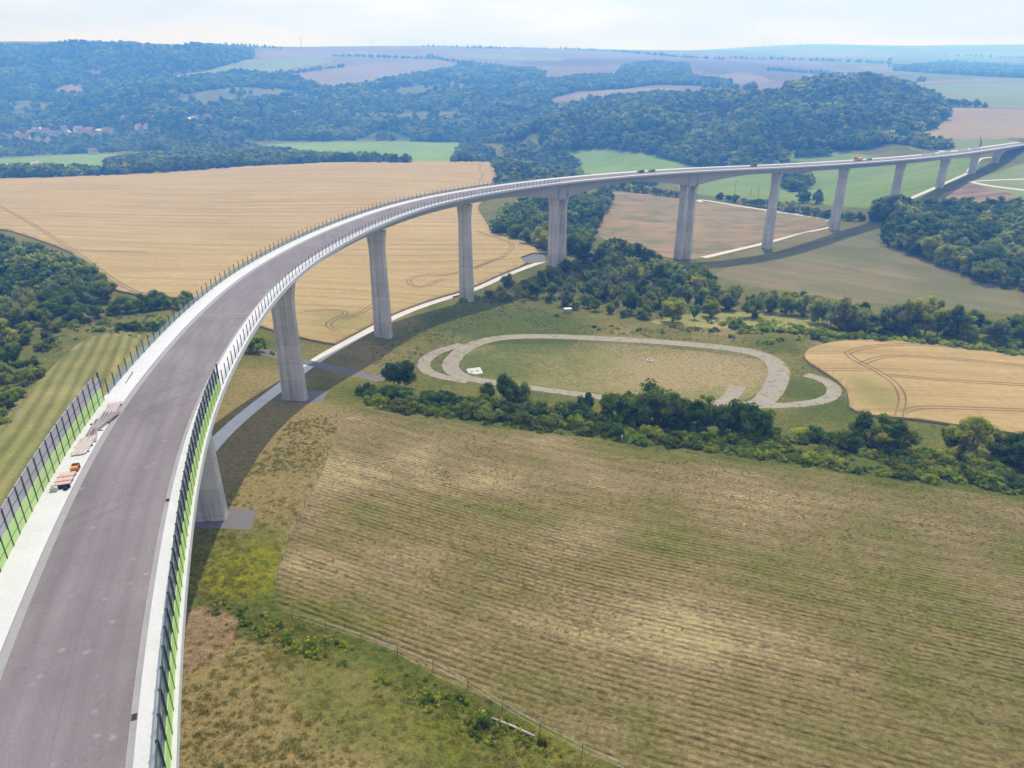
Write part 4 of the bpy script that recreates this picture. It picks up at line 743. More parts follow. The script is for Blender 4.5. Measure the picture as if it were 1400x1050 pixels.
nw = [wood('woodland', 'dense woods covering the far valley side on the left', WOODS['left_hill'], 9.5, 9, 18, .93, gaps=True), wood('woodland', 'dense wooded spur behind the right half of the viaduct', WOODS['spur'], 8.6, 8, 17),
  wood('woodland', 'distant dark woods and hedge lines on the plateau', WOODS['ridge'], 11, 9, 15, 1, [([(455,77),(520,79),(590,81)], 14, 6), ([(585,79),(640,88),(720,96),(745,100)], 10, 10), ([(385,103),(440,95),(470,92)], 16, 6), ([(1290,144),(1345,147)], 6, 2), ([(840,71),(880,74),(930,79),(990,82)], 14, 14), ([(1000,80),(1050,82),(1150,84),(1220,88)], 14, 16), ([(1060,66),(1130,64),(1200,66),(1250,68)], 26, 30), ([(1255,112),(1262,112)], 5, 3), ([(640,66),(720,67),(790,68)], 30, 8), ([(780,68),(845,71)], 18, 10), ([(960,120),(1000,122),(1030,124)], 8, 6), ([(1050,97),(1100,100),(1200,106)], 12, 6), ([(1300,76),(1400,80)], 20, 30), ([(1280,84),(1330,87),(1400,90)], 16, 20), ([(130,61.5),(200,65),(230,65)], 9, 8), ([(-20,66),(60,64)], 9, 8)]),
  wood('woodland', 'scattered belts of trees on the valley floor beyond the large wheat field', [[(-60,238),(60,236),(140,234),(150,241),(0,245),(-60,244)], [(140,241),(150,222),(230,216),(330,212),(390,214),(460,218),(540,223),(450,222.5),(330,229),(210,238)], [(230,205),(340,200),(385,210),(470,217),(460,222),(330,222),(250,216)], [(-40,200),(0,182),(150,172),(240,178),(335,196),(260,206),(150,208),(60,212),(-40,218)], [(620,222),(625,207),(640,201),(665,201),(682,224),(660,222)], [(782,250),(830,249),(900,252),(890,256),(800,258)]], 8.5, 7, 12, .8, [([(1188,176),(1220,183),(1260,193),(1295,203)], 5, 1.5), ([(1185,188),(1230,196),(1280,205)], 6, 1.5), ([(1090,214),(1130,213)], 5, 2), ([(900,214),(945,224),(985,234)], 5, 2), ([(480,220),(560,223)], 6, 1)]),
  wood('woodland', 'loose river woods beyond the main span', [[(676,258),(678,225),(690,205),(720,198),(770,206),(788,228),(800,248),(780,252),(740,256),(700,262)]], 10.5, 6, 13, .8),
  wood('woodland', 'clump of wood behind the seventh pier', [[(1062,250),(1070,232),(1104,232),(1106,250),(1098,262),(1078,262)], [(1190,300),(1205,290),(1235,288),(1240,296),(1205,306)]], 6, 8, 13)]
nw.append(wood('woodland', 'farther trees of the near woods beyond the single ones', [], 6, 7.5, 12, pts=REST))
print('far trees', nw, 'trees', sum(len(v) for k, v in GROVES.items() if k[1] == 'tree'), 'shrubs', sum(len(v) for k, v in GROVES.items() if k[1] == 'shrub'))
# ------------------------------------------------------------------ tracks pressed into the ripe wheat
M_rut = crop_mat('flattened_wheat', (.17, .115, .055), (.24, .165, .08), 0, 0, .05, .15)
def ruts(name, lines, label, gauge=.95, w=.55):
    mb = MB()
    for P in lines:
        C = resample(line_px(P, 3, 3), 2.0)
        for _ in range(4): C[1:-1] = (C[:-2]+2*C[1:-1]+C[2:])/4
        A, B = ribbon_xy(C, gauge*2)
        for c in (A, B):
            L, R = ribbon_xy(c, w); vs = []
            for l, r in zip(L, R): vs += [(l[0], l[1], gz(*l)+.81), (r[0], r[1], gz(*r)+.81)]
            mb.add(vs, [(i*2, i*2+1, i*2+3, i*2+2) for i in range(len(L)-1)])
    tag(mb.build(name, M_rut), label, 'tyre track', None, 'structure')
ruts('tyre_tracks', [[(-30,268),(0,283),(45,308),(95,340),(135,370),(168,394),(200,406)], [(658,224),(654,232),(662,240),(656,249)], [(650,317),(680,327),(698,333),(702,339),(690,352),(668,361),(648,369)], [(690,352),(640,371),(606,380),(580,377),(555,384),(562,392),(575,397),(592,389),(607,383)], [(470,440),(500,427),(512,417)], [(417,428),(463,425),(481,430),(440,446),(462,455)], [(100,343),(130,345),(200,346)]], 'curving tyre tracks pressed into the large wheat field')
ruts('tyre_tracks', [[(1157,485),(1165,494),(1185,503),(1209,516),(1225,528),(1234,545),(1232,558),(1228,572)], [(1178,500),(1199,491.5),(1219,488.5),(1299,493),(1400,502),(1470,510)], [(1213,516),(1249,519),(1299,523.5),(1400,529),(1470,534)], [(1233,567),(1249,559),(1299,560.5),(1400,564),(1450,566)], [(1157,486),(1172,479.5),(1199,474.5),(1252,473),(1333,480),(1420,489)]], 'curving tyre tracks pressed into the smaller wheat field', .95, .5)
# ------------------------------------------------------------------ low growth: scrub, tufts and grass nobody could count
def scatter_stuff(name, label, polys, step, keys, h0, h1, cat, cdt=True, extra=(), pts=None):
    P_ = [np.zeros((0, 2)) if pts is None else pts]
    for P in polys:
        Q_ = plan_poly(P); lo, hi = Q_.min(0), Q_.max(0); gx, gy = np.meshgrid(np.arange(lo[0], hi[0], step), np.arange(lo[1], hi[1], step)); c = np.stack([gx.ravel(), gy.ravel()], 1); c += RNG.uniform(-.6, .6, c.shape)*step; c = c[inpoly(c[:,0], c[:,1], Q_)]
        nz = np.sin(c[:,0]*.21+2*np.sin(c[:,1]*.13))+np.sin(c[:,1]*.27+1.7*np.sin(c[:,0]*.17)); P_.append(c[RNG.random(len(c)) < np.clip(.55+.4*nz, .12, 1)])
    for Ln, sp, wd in extra:
        C = resample(line_px(Ln, 1, 3), sp); P_.append(C+RNG.normal(size=C.shape)*wd)
    c = np.vstack(P_); ok, zz = [], []
    for p in c:
        h = BVH.ray_cast(Vector((p[0], p[1], 3000)), Vector((0, 0, -1))); ri = RID[h[2]] if h[0] else 0; g = ri == -1 or (h[0] is not None and REG[ri][0] in ('stubble_field', 'meadow', 'field', 'basin_floor', 'bank', 'woodland_floor') and REG[ri][5] == 0); ok.append(g); zz.append(h[0].z if h[0] else 0)
    ok = np.array(ok); c = c[ok]; z = np.array(zz)[ok]; n = len(c); me = bpy.data.meshes.new(name); me.from_pydata(np.column_stack([c, z]).tolist(), [], [])
    hh = h0+(h1-h0)*RNG.random(n)**1.8; wv = RNG.uniform(.8, 1.5, n)*{'grass': 1.7, 'stubble': 1.5}.get(cat, 1.15)
    for nm, d in (('scl', np.column_stack([hh*wv, hh*wv, hh])), ('rot', np.column_stack([np.zeros((n, 2)), RNG.uniform(0, 6.28, n)]))): a = me.attributes.new(nm, 'FLOAT_VECTOR', 'POINT'); a.data.foreach_set('vector', d.ravel())
    a = me.attributes.new('pick', 'INT', 'POINT'); a.data.foreach_set('value', RNG.integers(0, len(keys), n).astype(np.int32))
    o = obj(name, me); instancer(o, keys); tag(o, label, cat, None, 'stuff'); return n
def instancer(o, objs):
    ng = bpy.data.node_groups.new(o.name, 'GeometryNodeTree'); ng.interface.new_socket('Geometry', in_out='INPUT', socket_type='NodeSocketGeometry'); ng.interface.new_socket('Geometry', in_out='OUTPUT', socket_type='NodeSocketGeometry')
    N = ng.nodes; gi = N.new('NodeGroupInput'); go = N.new('NodeGroupOutput'); jn = N.new('GeometryNodeJoinGeometry')
    def na(nm, ty): q = N.new('GeometryNodeInputNamedAttribute'); q.data_type = ty; q.inputs['Name'].default_value = nm; return q.outputs[0]
    sc, ro, pk = na('scl', 'FLOAT_VECTOR'), na('rot', 'FLOAT_VECTOR'), na('pick', 'INT')
    for v, ob_ in enumerate(objs):
        ip = N.new('GeometryNodeInstanceOnPoints'); ob = N.new('GeometryNodeObjectInfo'); ob.inputs['Object'].default_value = ob_; cm = N.new('FunctionNodeCompare'); cm.data_type = 'INT'; cm.operation = 'EQUAL'; ng.links.new(pk, cm.inputs[2]); cm.inputs[3].default_value = v
        ng.links.new(gi.outputs[0], ip.inputs['Points']); ng.links.new(cm.outputs[0], ip.inputs['Selection']); ng.links.new(ob.outputs['Geometry'], ip.inputs['Instance']); ng.links.new(ro, ip.inputs['Rotation']); ng.links.new(sc, ip.inputs['Scale']); ng.links.new(ip.outputs[0], jn.inputs[0])
    ng.links.new(jn.outputs[0], go.inputs[0]); o.modifiers.new('scatter', 'NODES').node_group = ng
def small(key, kind, nleaf, size, mat, seed):      # 1 m tall clump
    rng = np.random.default_rng(seed); c, r = crown_points(rng, 'bush', 1.0); r = r[:9]; c = c[:9]; me = crown_mesh(key, rng, c, r, nleaf, size, .55); me.materials.append(mat); return bpy.data.objects.new(key, me)
def tuft(key, mat, seed, n=46, spread=.55):
    rng = np.random.default_rng(seed); vs, fs = [], []
    for i in range(n):
        a, k = rng.uniform(0, 6.28), spread*math.sqrt(rng.random()); x, y = k*math.cos(a), k*math.sin(a); h = rng.uniform(.4, 1.0); lx, ly = rng.normal(size=2)*.25; b = rng.uniform(0, 3.14); wx, wy = .045*math.cos(b), .045*math.sin(b); j = len(vs)
        vs += [(x-wx, y-wy, -.05), (x+wx, y+wy, -.05), (x+lx*.5+wx*.7, y+ly*.5+wy*.7, h*.6), (x+lx*.5-wx*.7, y+ly*.5-wy*.7, h*.6), (x+lx*1.2, y+ly*1.2, h)]; fs += [(j, j+1, j+2, j+3), (j+3, j+2, j+4)]
    me = bpy.data.meshes.new(key); me.from_pydata(vs, [], fs); me.update(); a = me.attributes.new('tone', 'FLOAT', 'FACE'); a.data.foreach_set('value', rng.uniform(.3, .8, len(fs)).astype(np.float32)); me.materials.append(mat); return bpy.data.objects.new(key, me)
M_tg = leaf_mat('tuft_green', (.15, .155, .045), (.19, .18, .055), (.22, .19, .07)); M_td = leaf_mat('tuft_dry', (.17, .16, .06), (.22, .2, .085), (.2, .18, .07))
SM = [small('scrub_clump', 'bush', 900, .13, M_leaf, 5), small('scrub_clump', 'bush', 900, .13, M_leafd, 6), small('scrub_clump', 'bush', 900, .13, M_lite, 7), small('scrub_clump', 'bush', 900, .13, M_leaf, 8)]
TG = [tuft('tuft', M_tg, 1), tuft('tuft', M_td, 2), tuft('tuft', M_tg, 3), tuft('tuft', M_td, 4)]
n1 = scatter_stuff('undergrowth', 'low green scrub filling the hedge between stubble field and basin', [[(500,541),(560,545),(640,553),(700,560),(780,566),(850,580),(930,596),(1000,602),(1160,606),(1240,618),(1400,640),(1400,676),(1330,668),(1200,652),(1000,622),(850,604),(700,586),(600,572),(502,556)]], 1.45, SM, .5, 2.0, 'undergrowth')
n2 = scatter_stuff('undergrowth', 'low scrub along the ditch below the stubble field', [[(258,834),(300,824),(350,835),(430,865),(540,905),(640,960),(700,985),(770,1035),(700,1040),(600,985),(520,935),(430,905),(340,870)]], 1.1, [SM[0], SM[3], SM[1]], .25, 1.0, 'undergrowth')
n3 = scatter_stuff('undergrowth', 'scrub in front of the valley tree row', [[(900,446),(1000,448),(1120,452),(1250,462),(1400,478),(1400,492),(1250,472),(1120,462),(1000,456),(900,452)], [(960,440),(1000,436),(1180,452),(1400,466),(1400,480),(1180,464),(1000,450)]], 2.6, SM, .5, 2.2, 'undergrowth')
n4 = scatter_stuff('undergrowth', 'thin scrub below the left wood', [[(0,520),(40,485),(70,452),(110,432),(200,430),(300,430),(300,450),(200,462),(130,455),(95,468),(50,515),(0,572)]], 2.6, SM, .4, 1.8, 'undergrowth')
n5 = scatter_stuff('grass', 'rough dry and green grass tufts on the slope beside the viaduct', [[(240,1060),(246,850),(262,740),(300,690),(400,575),(470,560),(440,640),(400,720),(374,795),(378,838),(520,884),(640,952),(860,1062)]], .8, TG, .12, .5, 'grass')
M_ts = leaf_mat('stubble_tussock', (.125, .115, .04), (.18, .15, .06), (.22, .18, .085)); TS = [tuft('tuft', M_ts, 11, 40, .6), tuft('tuft', M_ts, 12, 40, .6), tuft('tuft', M_ts, 13, 30, .5)]
Q_ = al2xy(*next(r[1] for r in REG if r[0] == 'stubble_field').T); an = math.radians(-24.5); ev, nv_ = np.array([math.cos(an), math.sin(an)]), np.array([-math.sin(an), math.cos(an)]); tu = Q_@ev; tw = Q_@nv_; rows = []
for w_ in np.arange(tw.min(), tw.max(), 1.15):
    u_ = np.arange(tu.min(), min(tu.max(), tu.min()+260), .62); u_ = u_+RNG.uniform(-.3, .3, len(u_)); dens_ = np.clip(.5+.35*np.sin(u_*.11+w_*.07)+.35*np.sin(u_*.047-w_*.13+1.3*np.sin(w_*.09)), .06, .95); u_ = u_[RNG.random(len(u_)) < dens_*.75]; rows.append(u_[:,None]*ev+(w_+RNG.normal(size=(len(u_), 1))*.12+.15*np.sin(u_[:,None]*.21))*nv_)
rows = np.vstack(rows); rows = rows[inpoly(rows[:,0], rows[:,1], Q_)]; rows = rows[(rows[:,1] > 30) & (rows[:,1] < 190) & (np.abs(rows[:,0]) < 40+rows[:,1]*.85)]
n6 = scatter_stuff('grass', 'dry mown tussocks standing in rows on the stubble field', [], 1, TS, .07, .3, 'stubble', True, (), rows)
n7 = scatter_stuff('grass', 'longer grass round the oval track', [[(500,470),(640,408),(720,412),(800,445),(1000,455),(1090,470),(1100,500),(1150,525),(1160,555),(1000,470),(700,450),(600,475),(560,510),(520,530)]], 1.7, TG[:1]+TG[1:2]+SM[:1]+TG[2:3], .2, .6, 'grass')
print('low growth', n1, n2, n3, n4, n5, n6, n7)
# ------------------------------------------------------------------ village houses
M_walls = [plain('cream_render', (.62, .56, .47), .85, .2, 0, .08), plain('white_render', (.55, .53, .5), .85, .2, 0, .06), plain('ochre_render', (.5, .38, .26), .85, .2, 0, .08)]
M_roofs = [plain('red_tiles', (.2, .12, .095), .8, .2, 0, .25, 4), plain('brown_tiles', (.24, .11, .075), .8, .2, 0, .25, 4), plain('pale_roof', (.5, .47, .43), .7, .3, 0, .1, 2)]
M_win = plain('window_glass', (.03, .04, .05), .15, .6); M_door = plain('door_wood', (.14, .08, .045), .7)
def house(L, Wd, hw, hr, wm, rm):
    r = empty('house', (0, 0, 0)); m = MB(); x, y = L/2, Wd/2
    m.add([(-x,-y,-2),(x,-y,-2),(x,y,-2),(-x,y,-2),(-x,-y,hw),(x,-y,hw),(x,y,hw),(-x,y,hw),(-x,0,hw+hr),(x,0,hw+hr)], [(0,1,5,4),(2,3,7,6),(1,2,6,9,5),(3,0,4,8,7),(0,3,2,1)]); m.build('wall', wm, r)
    m = MB(); e = .5; sl = hr/y
    for s in (-1, 1): m.add([(-x-e,s*(y+e),hw-e*sl+.02),(x+e,s*(y+e),hw-e*sl+.02),(x+e,0,hw+hr+.02),(-x-e,0,hw+hr+.02),(-x-e,s*(y+e),hw-e*sl+.25),(x+e,s*(y+e),hw-e*sl+.25),(x+e,0,hw+hr+.25),(-x-e,0,hw+hr+.25)], [(0,1,2,3),(7,6,5,4),(0,4,5,1),(1,5,6,2),(3,2,6,7),(0,3,7,4)])
    ro = m.build('roof', rm, r); MB().box(x*.4-.4, x*.4+.4, -.4, .4, hw+hr-.8, hw+hr+1.3).build('chimney', M_roofs[1], ro)
    n = max(2, int(L/3.2))
    for k in range(n):
        cx = -x+(k+.5)*L/n
        for zz in ((1.0, 2.4), (3.7, 5.0)):
            if zz[1] < hw: MB().box(cx-.55, cx+.55, -y-.06, -y+.02, *zz).build('window', M_win, r)
    MB().box(x*.1-.5, x*.1+.5, y-.02, y+.07, 0, 2.1).build('door', M_door, r); return r
PROT = [house(12, 9, 5.4, 4.2, M_walls[1], M_roofs[0]), house(14, 8.5, 5.2, 4.6, M_walls[0], M_roofs[1]), house(22, 12, 5.5, 3.4, M_walls[2], M_roofs[2])]
HW = ['white house with red roof', 'cream house with brown roof', 'ochre building with pale roof']; used = {}
hp = []
for x, y, k in HOUSE_PX: hp.append((x, y, k))
cnts = {}; tot = {}
for x, y, k in hp: tot[k] = tot.get(k, 0)+1
for x, y, k in sorted(hp):
    o = PROT[k] if k not in used else copy_tree(PROT[k]); used[k] = 1; p = H(x, y); o.location = (p.x, p.y, gz(p.x, p.y)-.3); o.rotation_euler = (0, 0, U(-.6, .6)+CH([0, 1.57])); s = U(.85, 1.2); o.scale = (s, s, s); cnts[k] = cnts.get(k, 0)+1
    pl = 'on the valley floor beyond the wheat' if y > 200 else ('high on the far hilltop' if y < 100 else 'in village below far woods'); tag(o, f'{HW[k]} {pl}, {ORD(cnts[k])} such from left', 'house', 'houses of the far village')
M_stone = plain('ruin_stone', (.3, .24, .18), .95, .1, 0, .25, 1.5)
def ruin(px_, py_, r_, h, label):
    p = H(px_, py_); t = empty('castle_tower', (p.x, p.y, gz(p.x, p.y)-1)); tag(t, label, 'castle tower'); m = MB(); n = 20
    m.tube([(0,0,-3),(0,0,h*.5),(0,0,h)], [r_*1.08, r_, r_*.97], n, False); m.tube([(0,0,h*.6),(0,0,h)], [r_*.7, r_*.7], n, False); m.add([(r_*.97*math.cos(2*math.pi*i/n), r_*.97*math.sin(2*math.pi*i/n), h) for i in range(n)]+[(r_*.7*math.cos(2*math.pi*i/n), r_*.7*math.sin(2*math.pi*i/n), h) for i in range(n)], [(i, (i+1) % n, n+(i+1) % n, n+i) for i in range(n)]); m.build('tower_wall', M_stone, t)
    for k in range(8):
        a = k*math.pi/4; MB().box(-.9, .9, -.6, .6, h+.01, h+1.5+.6*(k % 3), Matrix.Rotation(a, 4, 'Z') @ Matrix.Translation((r_*.83, 0, 0))).build('merlon', M_stone, t)
    for z in (h*.35, h*.68): MB().box(-.5, .5, -r_*1.05, -r_*.9, z, z+2.2).build('window', M_win, t)
ruin(190, 139, 4.2, 21, 'taller pale round ruined castle tower in the far woods'); ruin(203, 143, 3.6, 13, 'shorter pale castle tower right of the taller one')
# ------------------------------------------------------------------ vehicles on the far deck
M_tyre = plain('tyre_rubber', (.02, .02, .02), .9); M_lamp = plain('lamp_glass', (.7, .68, .6), .2, .6)
def wheel(parent, x, y, r, w): m = MB(); m.tube([(x, y-w/2, r), (x, y+w/2, r)], r, 16); o = m.build('wheel', M_tyre, parent); c = MB(); s = 1 if y > 0 else -1; c.tube([(x, y+s*(w/2-.01), r), (x, y+s*(w/2+.015), r)], r*.6, 12); c.build('rim', M_galv, o)
def car(paint):
    r = empty('car', (0, 0, 0)); prof = [(-2.15,.35),(-2.2,.75),(-2.05,.95),(-1.75,1.02),(-1.35,1.43),(.35,1.46),(1.05,1.02),(1.95,.86),(2.18,.68),(2.15,.35)]; m = MB(); n = len(prof); vs = []
    for y, ins in ((-.88, 0), (.88, 0)): vs += [(x, y*(1 if z < 1.1 else .8), z) for x, z in prof]
    m.add(vs, [(i, (i+1) % n, n+(i+1) % n, n+i) for i in range(n)]+[tuple(range(n-1, -1, -1)), tuple(range(n, 2*n))]); m.build('body', paint, r)
    for s in (-1, 1): MB().add([(-1.2,s*.86,1.05),(.85,s*.86,1.05),(.3,s*.73,1.4),(-1.2,s*.73,1.38)], [(0,1,2,3) if s < 0 else (3,2,1,0)]).build('side_window', M_win, r)
    MB().add([(1.0,-.74,1.07),(1.0,.74,1.07),(.42,.62,1.44),(.42,-.62,1.44)], [(0,1,2,3)]).build('windscreen', M_win, r); MB().add([(-1.76,-.74,1.06),(-1.76,.74,1.06),(-1.4,.62,1.42),(-1.4,-.62,1.42)], [(3,2,1,0)]).build('rear_window', M_win, r)
    for x in (-1.35, 1.35):
        for y in (-.8, .8): wheel(r, x, y, .33, .22)
    for y in (-.6, .6): MB().box(2.1, 2.2, y-.18, y+.18, .62, .76).build('headlight', M_lamp, r)
    return r
def deck_so(x, y):
    best = None
    for s in np.arange(-8, 870, 1.0):
        for o in (1.5, 4, 5.5, 7, 9, 11, 13, 14, 14.6):
            p = deck(s, o); q = scr(p); e = (q[0]-x)**2+(q[1]-y)**2
            if best is None or e < best[0]: best = (e, s, o)
    e, s0, o0 = best; best = None
    for s in np.arange(s0-1.5, s0+1.5, .1):
        for o in np.arange(o0-1.6, o0+1.6, .1):
            p = deck(s, o); q = scr(p); e = (q[0]-x)**2+(q[1]-y)**2
            if best is None or e < best[0]: best = (e, s, o)
    return best[1], best[2]
def on_deck(o, s, off, z=.02, turn=0): p = deck(s, off, z); o.location = p; o.rotation_euler = (0, 0, heading(s)+turn)
M_cb = plain('black_paint', (.02, .022, .026), .25, .5); M_cg = plain('grey_paint', (.12, .13, .145), .3, .5, .4); M_or = plain('orange_paint', (.75, .22, .03), .45, .4); M_yel = plain('yellow_paint', (.75, .42, .05), .45, .4)
for (x, off, m_, lab) in ((876, 9.5, M_cb, 'black car on the deck over the main span, leading the pair'), (890.5, 9.5, M_cg, 'grey car following the black one over the main span'), (1030, 9.5, plain('dark_blue_paint', (.03, .045, .09), .3, .5), 'dark blue car alone on the deck near the seventh pier'), (1188, 9.5, M_cg, 'dark grey car just behind the orange truck')):
    yy = {876: 233.5, 890.5: 233, 1030: 226, 1188: 219}[x]; o = car(m_); tag(o, lab, 'car', 'cars on the far deck'); s = deck_s(x, yy, off); on_deck(o, s, off, .02, math.pi)
tr = empty('truck', (0, 0, 0)); tag(tr, 'orange flatbed truck on the far deck', 'truck')
MB().box(-3.6, 1.4, -1.15, 1.15, .8, 1.0).build('bed', M_galv, tr); MB().box(-3.5, 1.3, -1.1, 1.1, 1.01, 2.1).build('load', M_yel, tr); cb = MB(); cb.add([(1.5,-1.1,.5),(3.5,-1.1,.5),(3.5,1.1,.5),(1.5,1.1,.5),(1.5,-1.05,2.6),(3.1,-1.05,2.6),(3.1,1.05,2.6),(1.5,1.05,2.6),(3.5,-1.1,1.5),(3.5,1.1,1.5)], [(0,3,2,1),(4,5,6,7),(0,1,8,5,4),(2,3,7,6,9),(1,2,9,8),(8,9,6,5),(3,0,4,7)]); cab = cb.build('cab', M_or, tr)
MB().add([(3.53,-1.0,1.55),(3.53,1.0,1.55),(3.17,.95,2.5),(3.17,-.95,2.5)], [(0,1,2,3)]).build('windscreen', M_win, tr)
for x in (-2.7, -1.6, 2.6):
    for y in (-1.0, 1.0): wheel(tr, x, y, .48, .3)
on_deck(tr, deck_s(1174, 219, 9), 9.5, .02, math.pi)
bs0 = deck_s(1262, 211, 13); pb = None
M_bar = plain('barrier_concrete', (.62, .61, .58), .85, .2)
for k in range(16):
    if k in (3, 7, 8, 12): continue
    if pb is None:
        m = MB(); m.add([(x, y, z) for x in (-3.4, 3.4) for y, z in ((-.32,0),(-.32,.12),(-.13,.35),(-.1,.95),(.1,.95),(.13,.35),(.32,.12),(.32,0))], [(i, (i+1) % 8, 8+(i+1) % 8, 8+i) for i in range(8)]+[tuple(range(7, -1, -1)), tuple(range(8, 16))]); o = pb = m.build('concrete_barrier', M_bar)
    else: o = pb.copy(); COL.objects.link(o)
    s = bs0+k*9.0; on_deck(o, s, 12.5, .02); tag(o, f'white concrete barrier block on the far deck end, {ORD(k+1)} along', 'barrier', 'barrier blocks on the far deck')
# ------------------------------------------------------------------ building materials on the left margin of the deck
M_prof = plain('pinkish_steel', (.5, .42, .4), .5, .4, .2, .2, 4); M_prof2 = plain('grey_profile', (.33, .29, .3), .5, .4, .3, .25, 4); M_wd = plain('raw_timber', (.5, .44, .41), .85, .2, 0, .3, 3); M_blk = plain('black_plastic', (.02, .02, .022), .6)
def bars(name, x, y, n, L, dx, lay, mat, fan, label, bearers=2, turn=0.0):
    t = empty(name, (0, 0, 0)); tag(t, label, 'steel profiles' if 'profile' in name else 'timber stack')
    for b in range(bearers): MB().box((b/(max(1, bearers-1))-.5)*L*.7-.08, (b/(max(1, bearers-1))-.5)*L*.7+.08, -n*dx/2-.15, n*dx/2+.15, 0, .12).build('bearer', M_blk, t)
    for l in range(lay):
        for i in range(n-l):
            a = fan*(i-(n-l-1)/2)/n+random.uniform(-.015, .015); T = Matrix.Translation((random.uniform(-.3, .3), (i-(n-l-1)/2)*dx, .125+l*.13)) @ Matrix.Rotation(a, 4, 'Z'); m = MB(); m.box(-L/2, L/2, -dx*.38, -dx*.38+.02, 0, .12, T); m.box(-L/2, L/2, dx*.38-.02, dx*.38, 0, .12, T); m.box(-L/2, L/2, -dx*.38+.02, dx*.38-.02, .1, .119, T); m.build('profile' if 'profile' in name else 'board', mat, t)
    s, o = deck_so(x, y); on_deck(t, s, min(max(o, 13.6), 14.9), .1, turn); return t
bars('profile_stack', 154, 563, 7, 5.2, .22, 1, M_prof, .12, 'pale steel profiles in a loose stack, the farthest on the deck margin', 2, .03)
bars('profile_stack', 141, 580, 6, 6.2, .24, 2, M_prof2, .35, 'grey fanned out steel profiles just beyond the timber pile', 3, -.12)
bars('profile_stack', 128, 591, 5, 6.5, .22, 1, M_prof2, -.25, 'single layer of dull profiles lying askew between two stacks', 2, .1)
bars('board_stack', 115, 612, 7, 4.6, .24, 1, M_wd, .05, 'pinkish raw boards stacked on black bearers', 3, 0)
pa = empty('machine', (0, 0, 0)); tag(pa, 'orange framed machine with a black top on the deck margin', 'machine'); MB().box(-.9,.9,-.6,.6,.15,.3).build('skid', M_blk, pa); MB().box(-.75,.1,-.5,.5,.31,1.0).build('engine_cover', M_or, pa); MB().box(.15,.85,-.55,.55,.31,1.15).build('black_tank', M_blk, pa)
for y in (-.55, .55): MB().tube([(-.85,y,.3),(-.85,y,1.25),(.1,y,1.25),(.1,y,.3)], .04, 8).build('frame', M_or, pa)
s, o_ = deck_so(104, 643); on_deck(pa, s, min(o_, 14.6), .1); pa.scale = (.65, .65, .5)
pl = empty('pallet', (0, 0, 0)); tag(pl, 'timber pallet with orange straps and a black front, nearest of the deck materials', 'pallet')
for k in range(7): MB().box(-1.5, 1.5, -.75+k*.24, -.75+k*.24+.19, .3, .36).build('board', M_wd, pl)
for x in (-1.3, 0, 1.3): MB().box(x-.08, x+.08, -.78, .9, .02, .295).build('bearer', M_wd, pl)
for x in (-.5, .5): MB().box(x-.06, x+.06, -.8, .92, .362, .42).build('strap', M_or, pl)
MB().box(-1.75, -1.51, -.85, .95, 0, .5).build('end_board', M_blk, pl)
s, o_ = deck_so(90, 659); on_deck(pl, s, min(o_, 14.5), .1)
for x, y, L, lab in ((177, 518, 4.5, 'thin dark bar lying on the white margin beyond the stacks'),):
    m = MB(); m.box(-L/2, L/2, -.06, .06, 0, .1); o = m.build('steel_bar', M_steel); tag(o, lab, 'bar'); s, o_ = deck_so(x, y); on_deck(o, s, o_, .1, .05)
m = MB(); m.box(-.25,.25,-.2,.2,0,.22); m.box(-.15,.15,-.1,.1,.22,.34); o = m.build('tool_box', M_blk); tag(o, 'small black tool box near the timber pallet', 'tool box'); s, o_ = deck_so(91, 671); on_deck(o, s, o_, .1)
m = MB(); m.box(-.2,.2,-.35,.35,0,.5); m.tube([(0,0,.5),(.02,.05,.62),(0,0,.72)], [.18,.12,.05], 10); o = m.build('sack', plain('pale_sack', (.5, .48, .45))); tag(o, 'pale sack standing on the deck margin below the pallet', 'sack'); s, o_ = deck_so(75, 673); on_deck(o, s, min(o_, 14.8), .1)
# ------------------------------------------------------------------ small things on the ground
def fence(P, sp, hgt, label, side=0):
    t = empty('wire_fence', (0, 0, 0)); tag(t, label, 'fence'); C = resample(line_px(P, 1, 4), sp)[:60]; mm = MB(); mm.tube([(0,0,-.3),(0,0,hgt)], .055, 8); me = mm.mesh('post'); me.materials.append(plain('weathered_post', (.2, .17, .13), .9)); pts = []
    for c in C: o = obj('post', me, None, t); o.location = (c[0], c[1], gz(*c)); o.rotation_euler = (random.uniform(-.05, .05), random.uniform(-.05, .05), 0); pts.append(Vector((c[0], c[1], gz(*c))))
    for z in (hgt*.45, hgt*.9): MB().tube([p+Vector((0, 0, z)) for p in pts], .012, 4).build('wire', M_galv, t)
fence([(376,800),(400,728),(438,650),(470,562)], 6, 1.5, 'wire fence along the left edge of the stubble field')
fence([(400,848),(520,886),(592,915),(643,942),(706,985),(794,1032),(860,1060)], 5, 1.5, 'wire fence along the lower edge of the stubble field')
fence([(1000,572),(1070,563),(1120,559),(1150,550),(1160,536),(1150,520),(1120,508)], 5, 1.6, 'wire fence round the right end of the oval track')
fence([(560,540),(566,505),(590,480),(640,462),(700,452),(850,456),(1000,468)], 5, 1.6, 'wire fence round the left and far side of the oval track')
def pipe():
    a, b = H(673, 984), H(731, 1008); m = MB(); n = 12
    for i in range(1): m.tube([a+Vector((0, 0, .22)), (a+b)/2+Vector((0, 0, .3)), b+Vector((0, 0, .15))], .13, 14)
    t = m.build('drain_pipe', plain('white_plastic', (.38, .38, .38), .4, .4), None, True); tag(t, 'white drain pipe lying on the grass below the stubble field', 'pipe')
pipe()
q = H(649, 507); t = empty('outlet', (q.x, q.y, gz(q.x, q.y)), .35); tag(t, 'white concrete outlet block with dark openings inside the basin', 'concrete outlet')
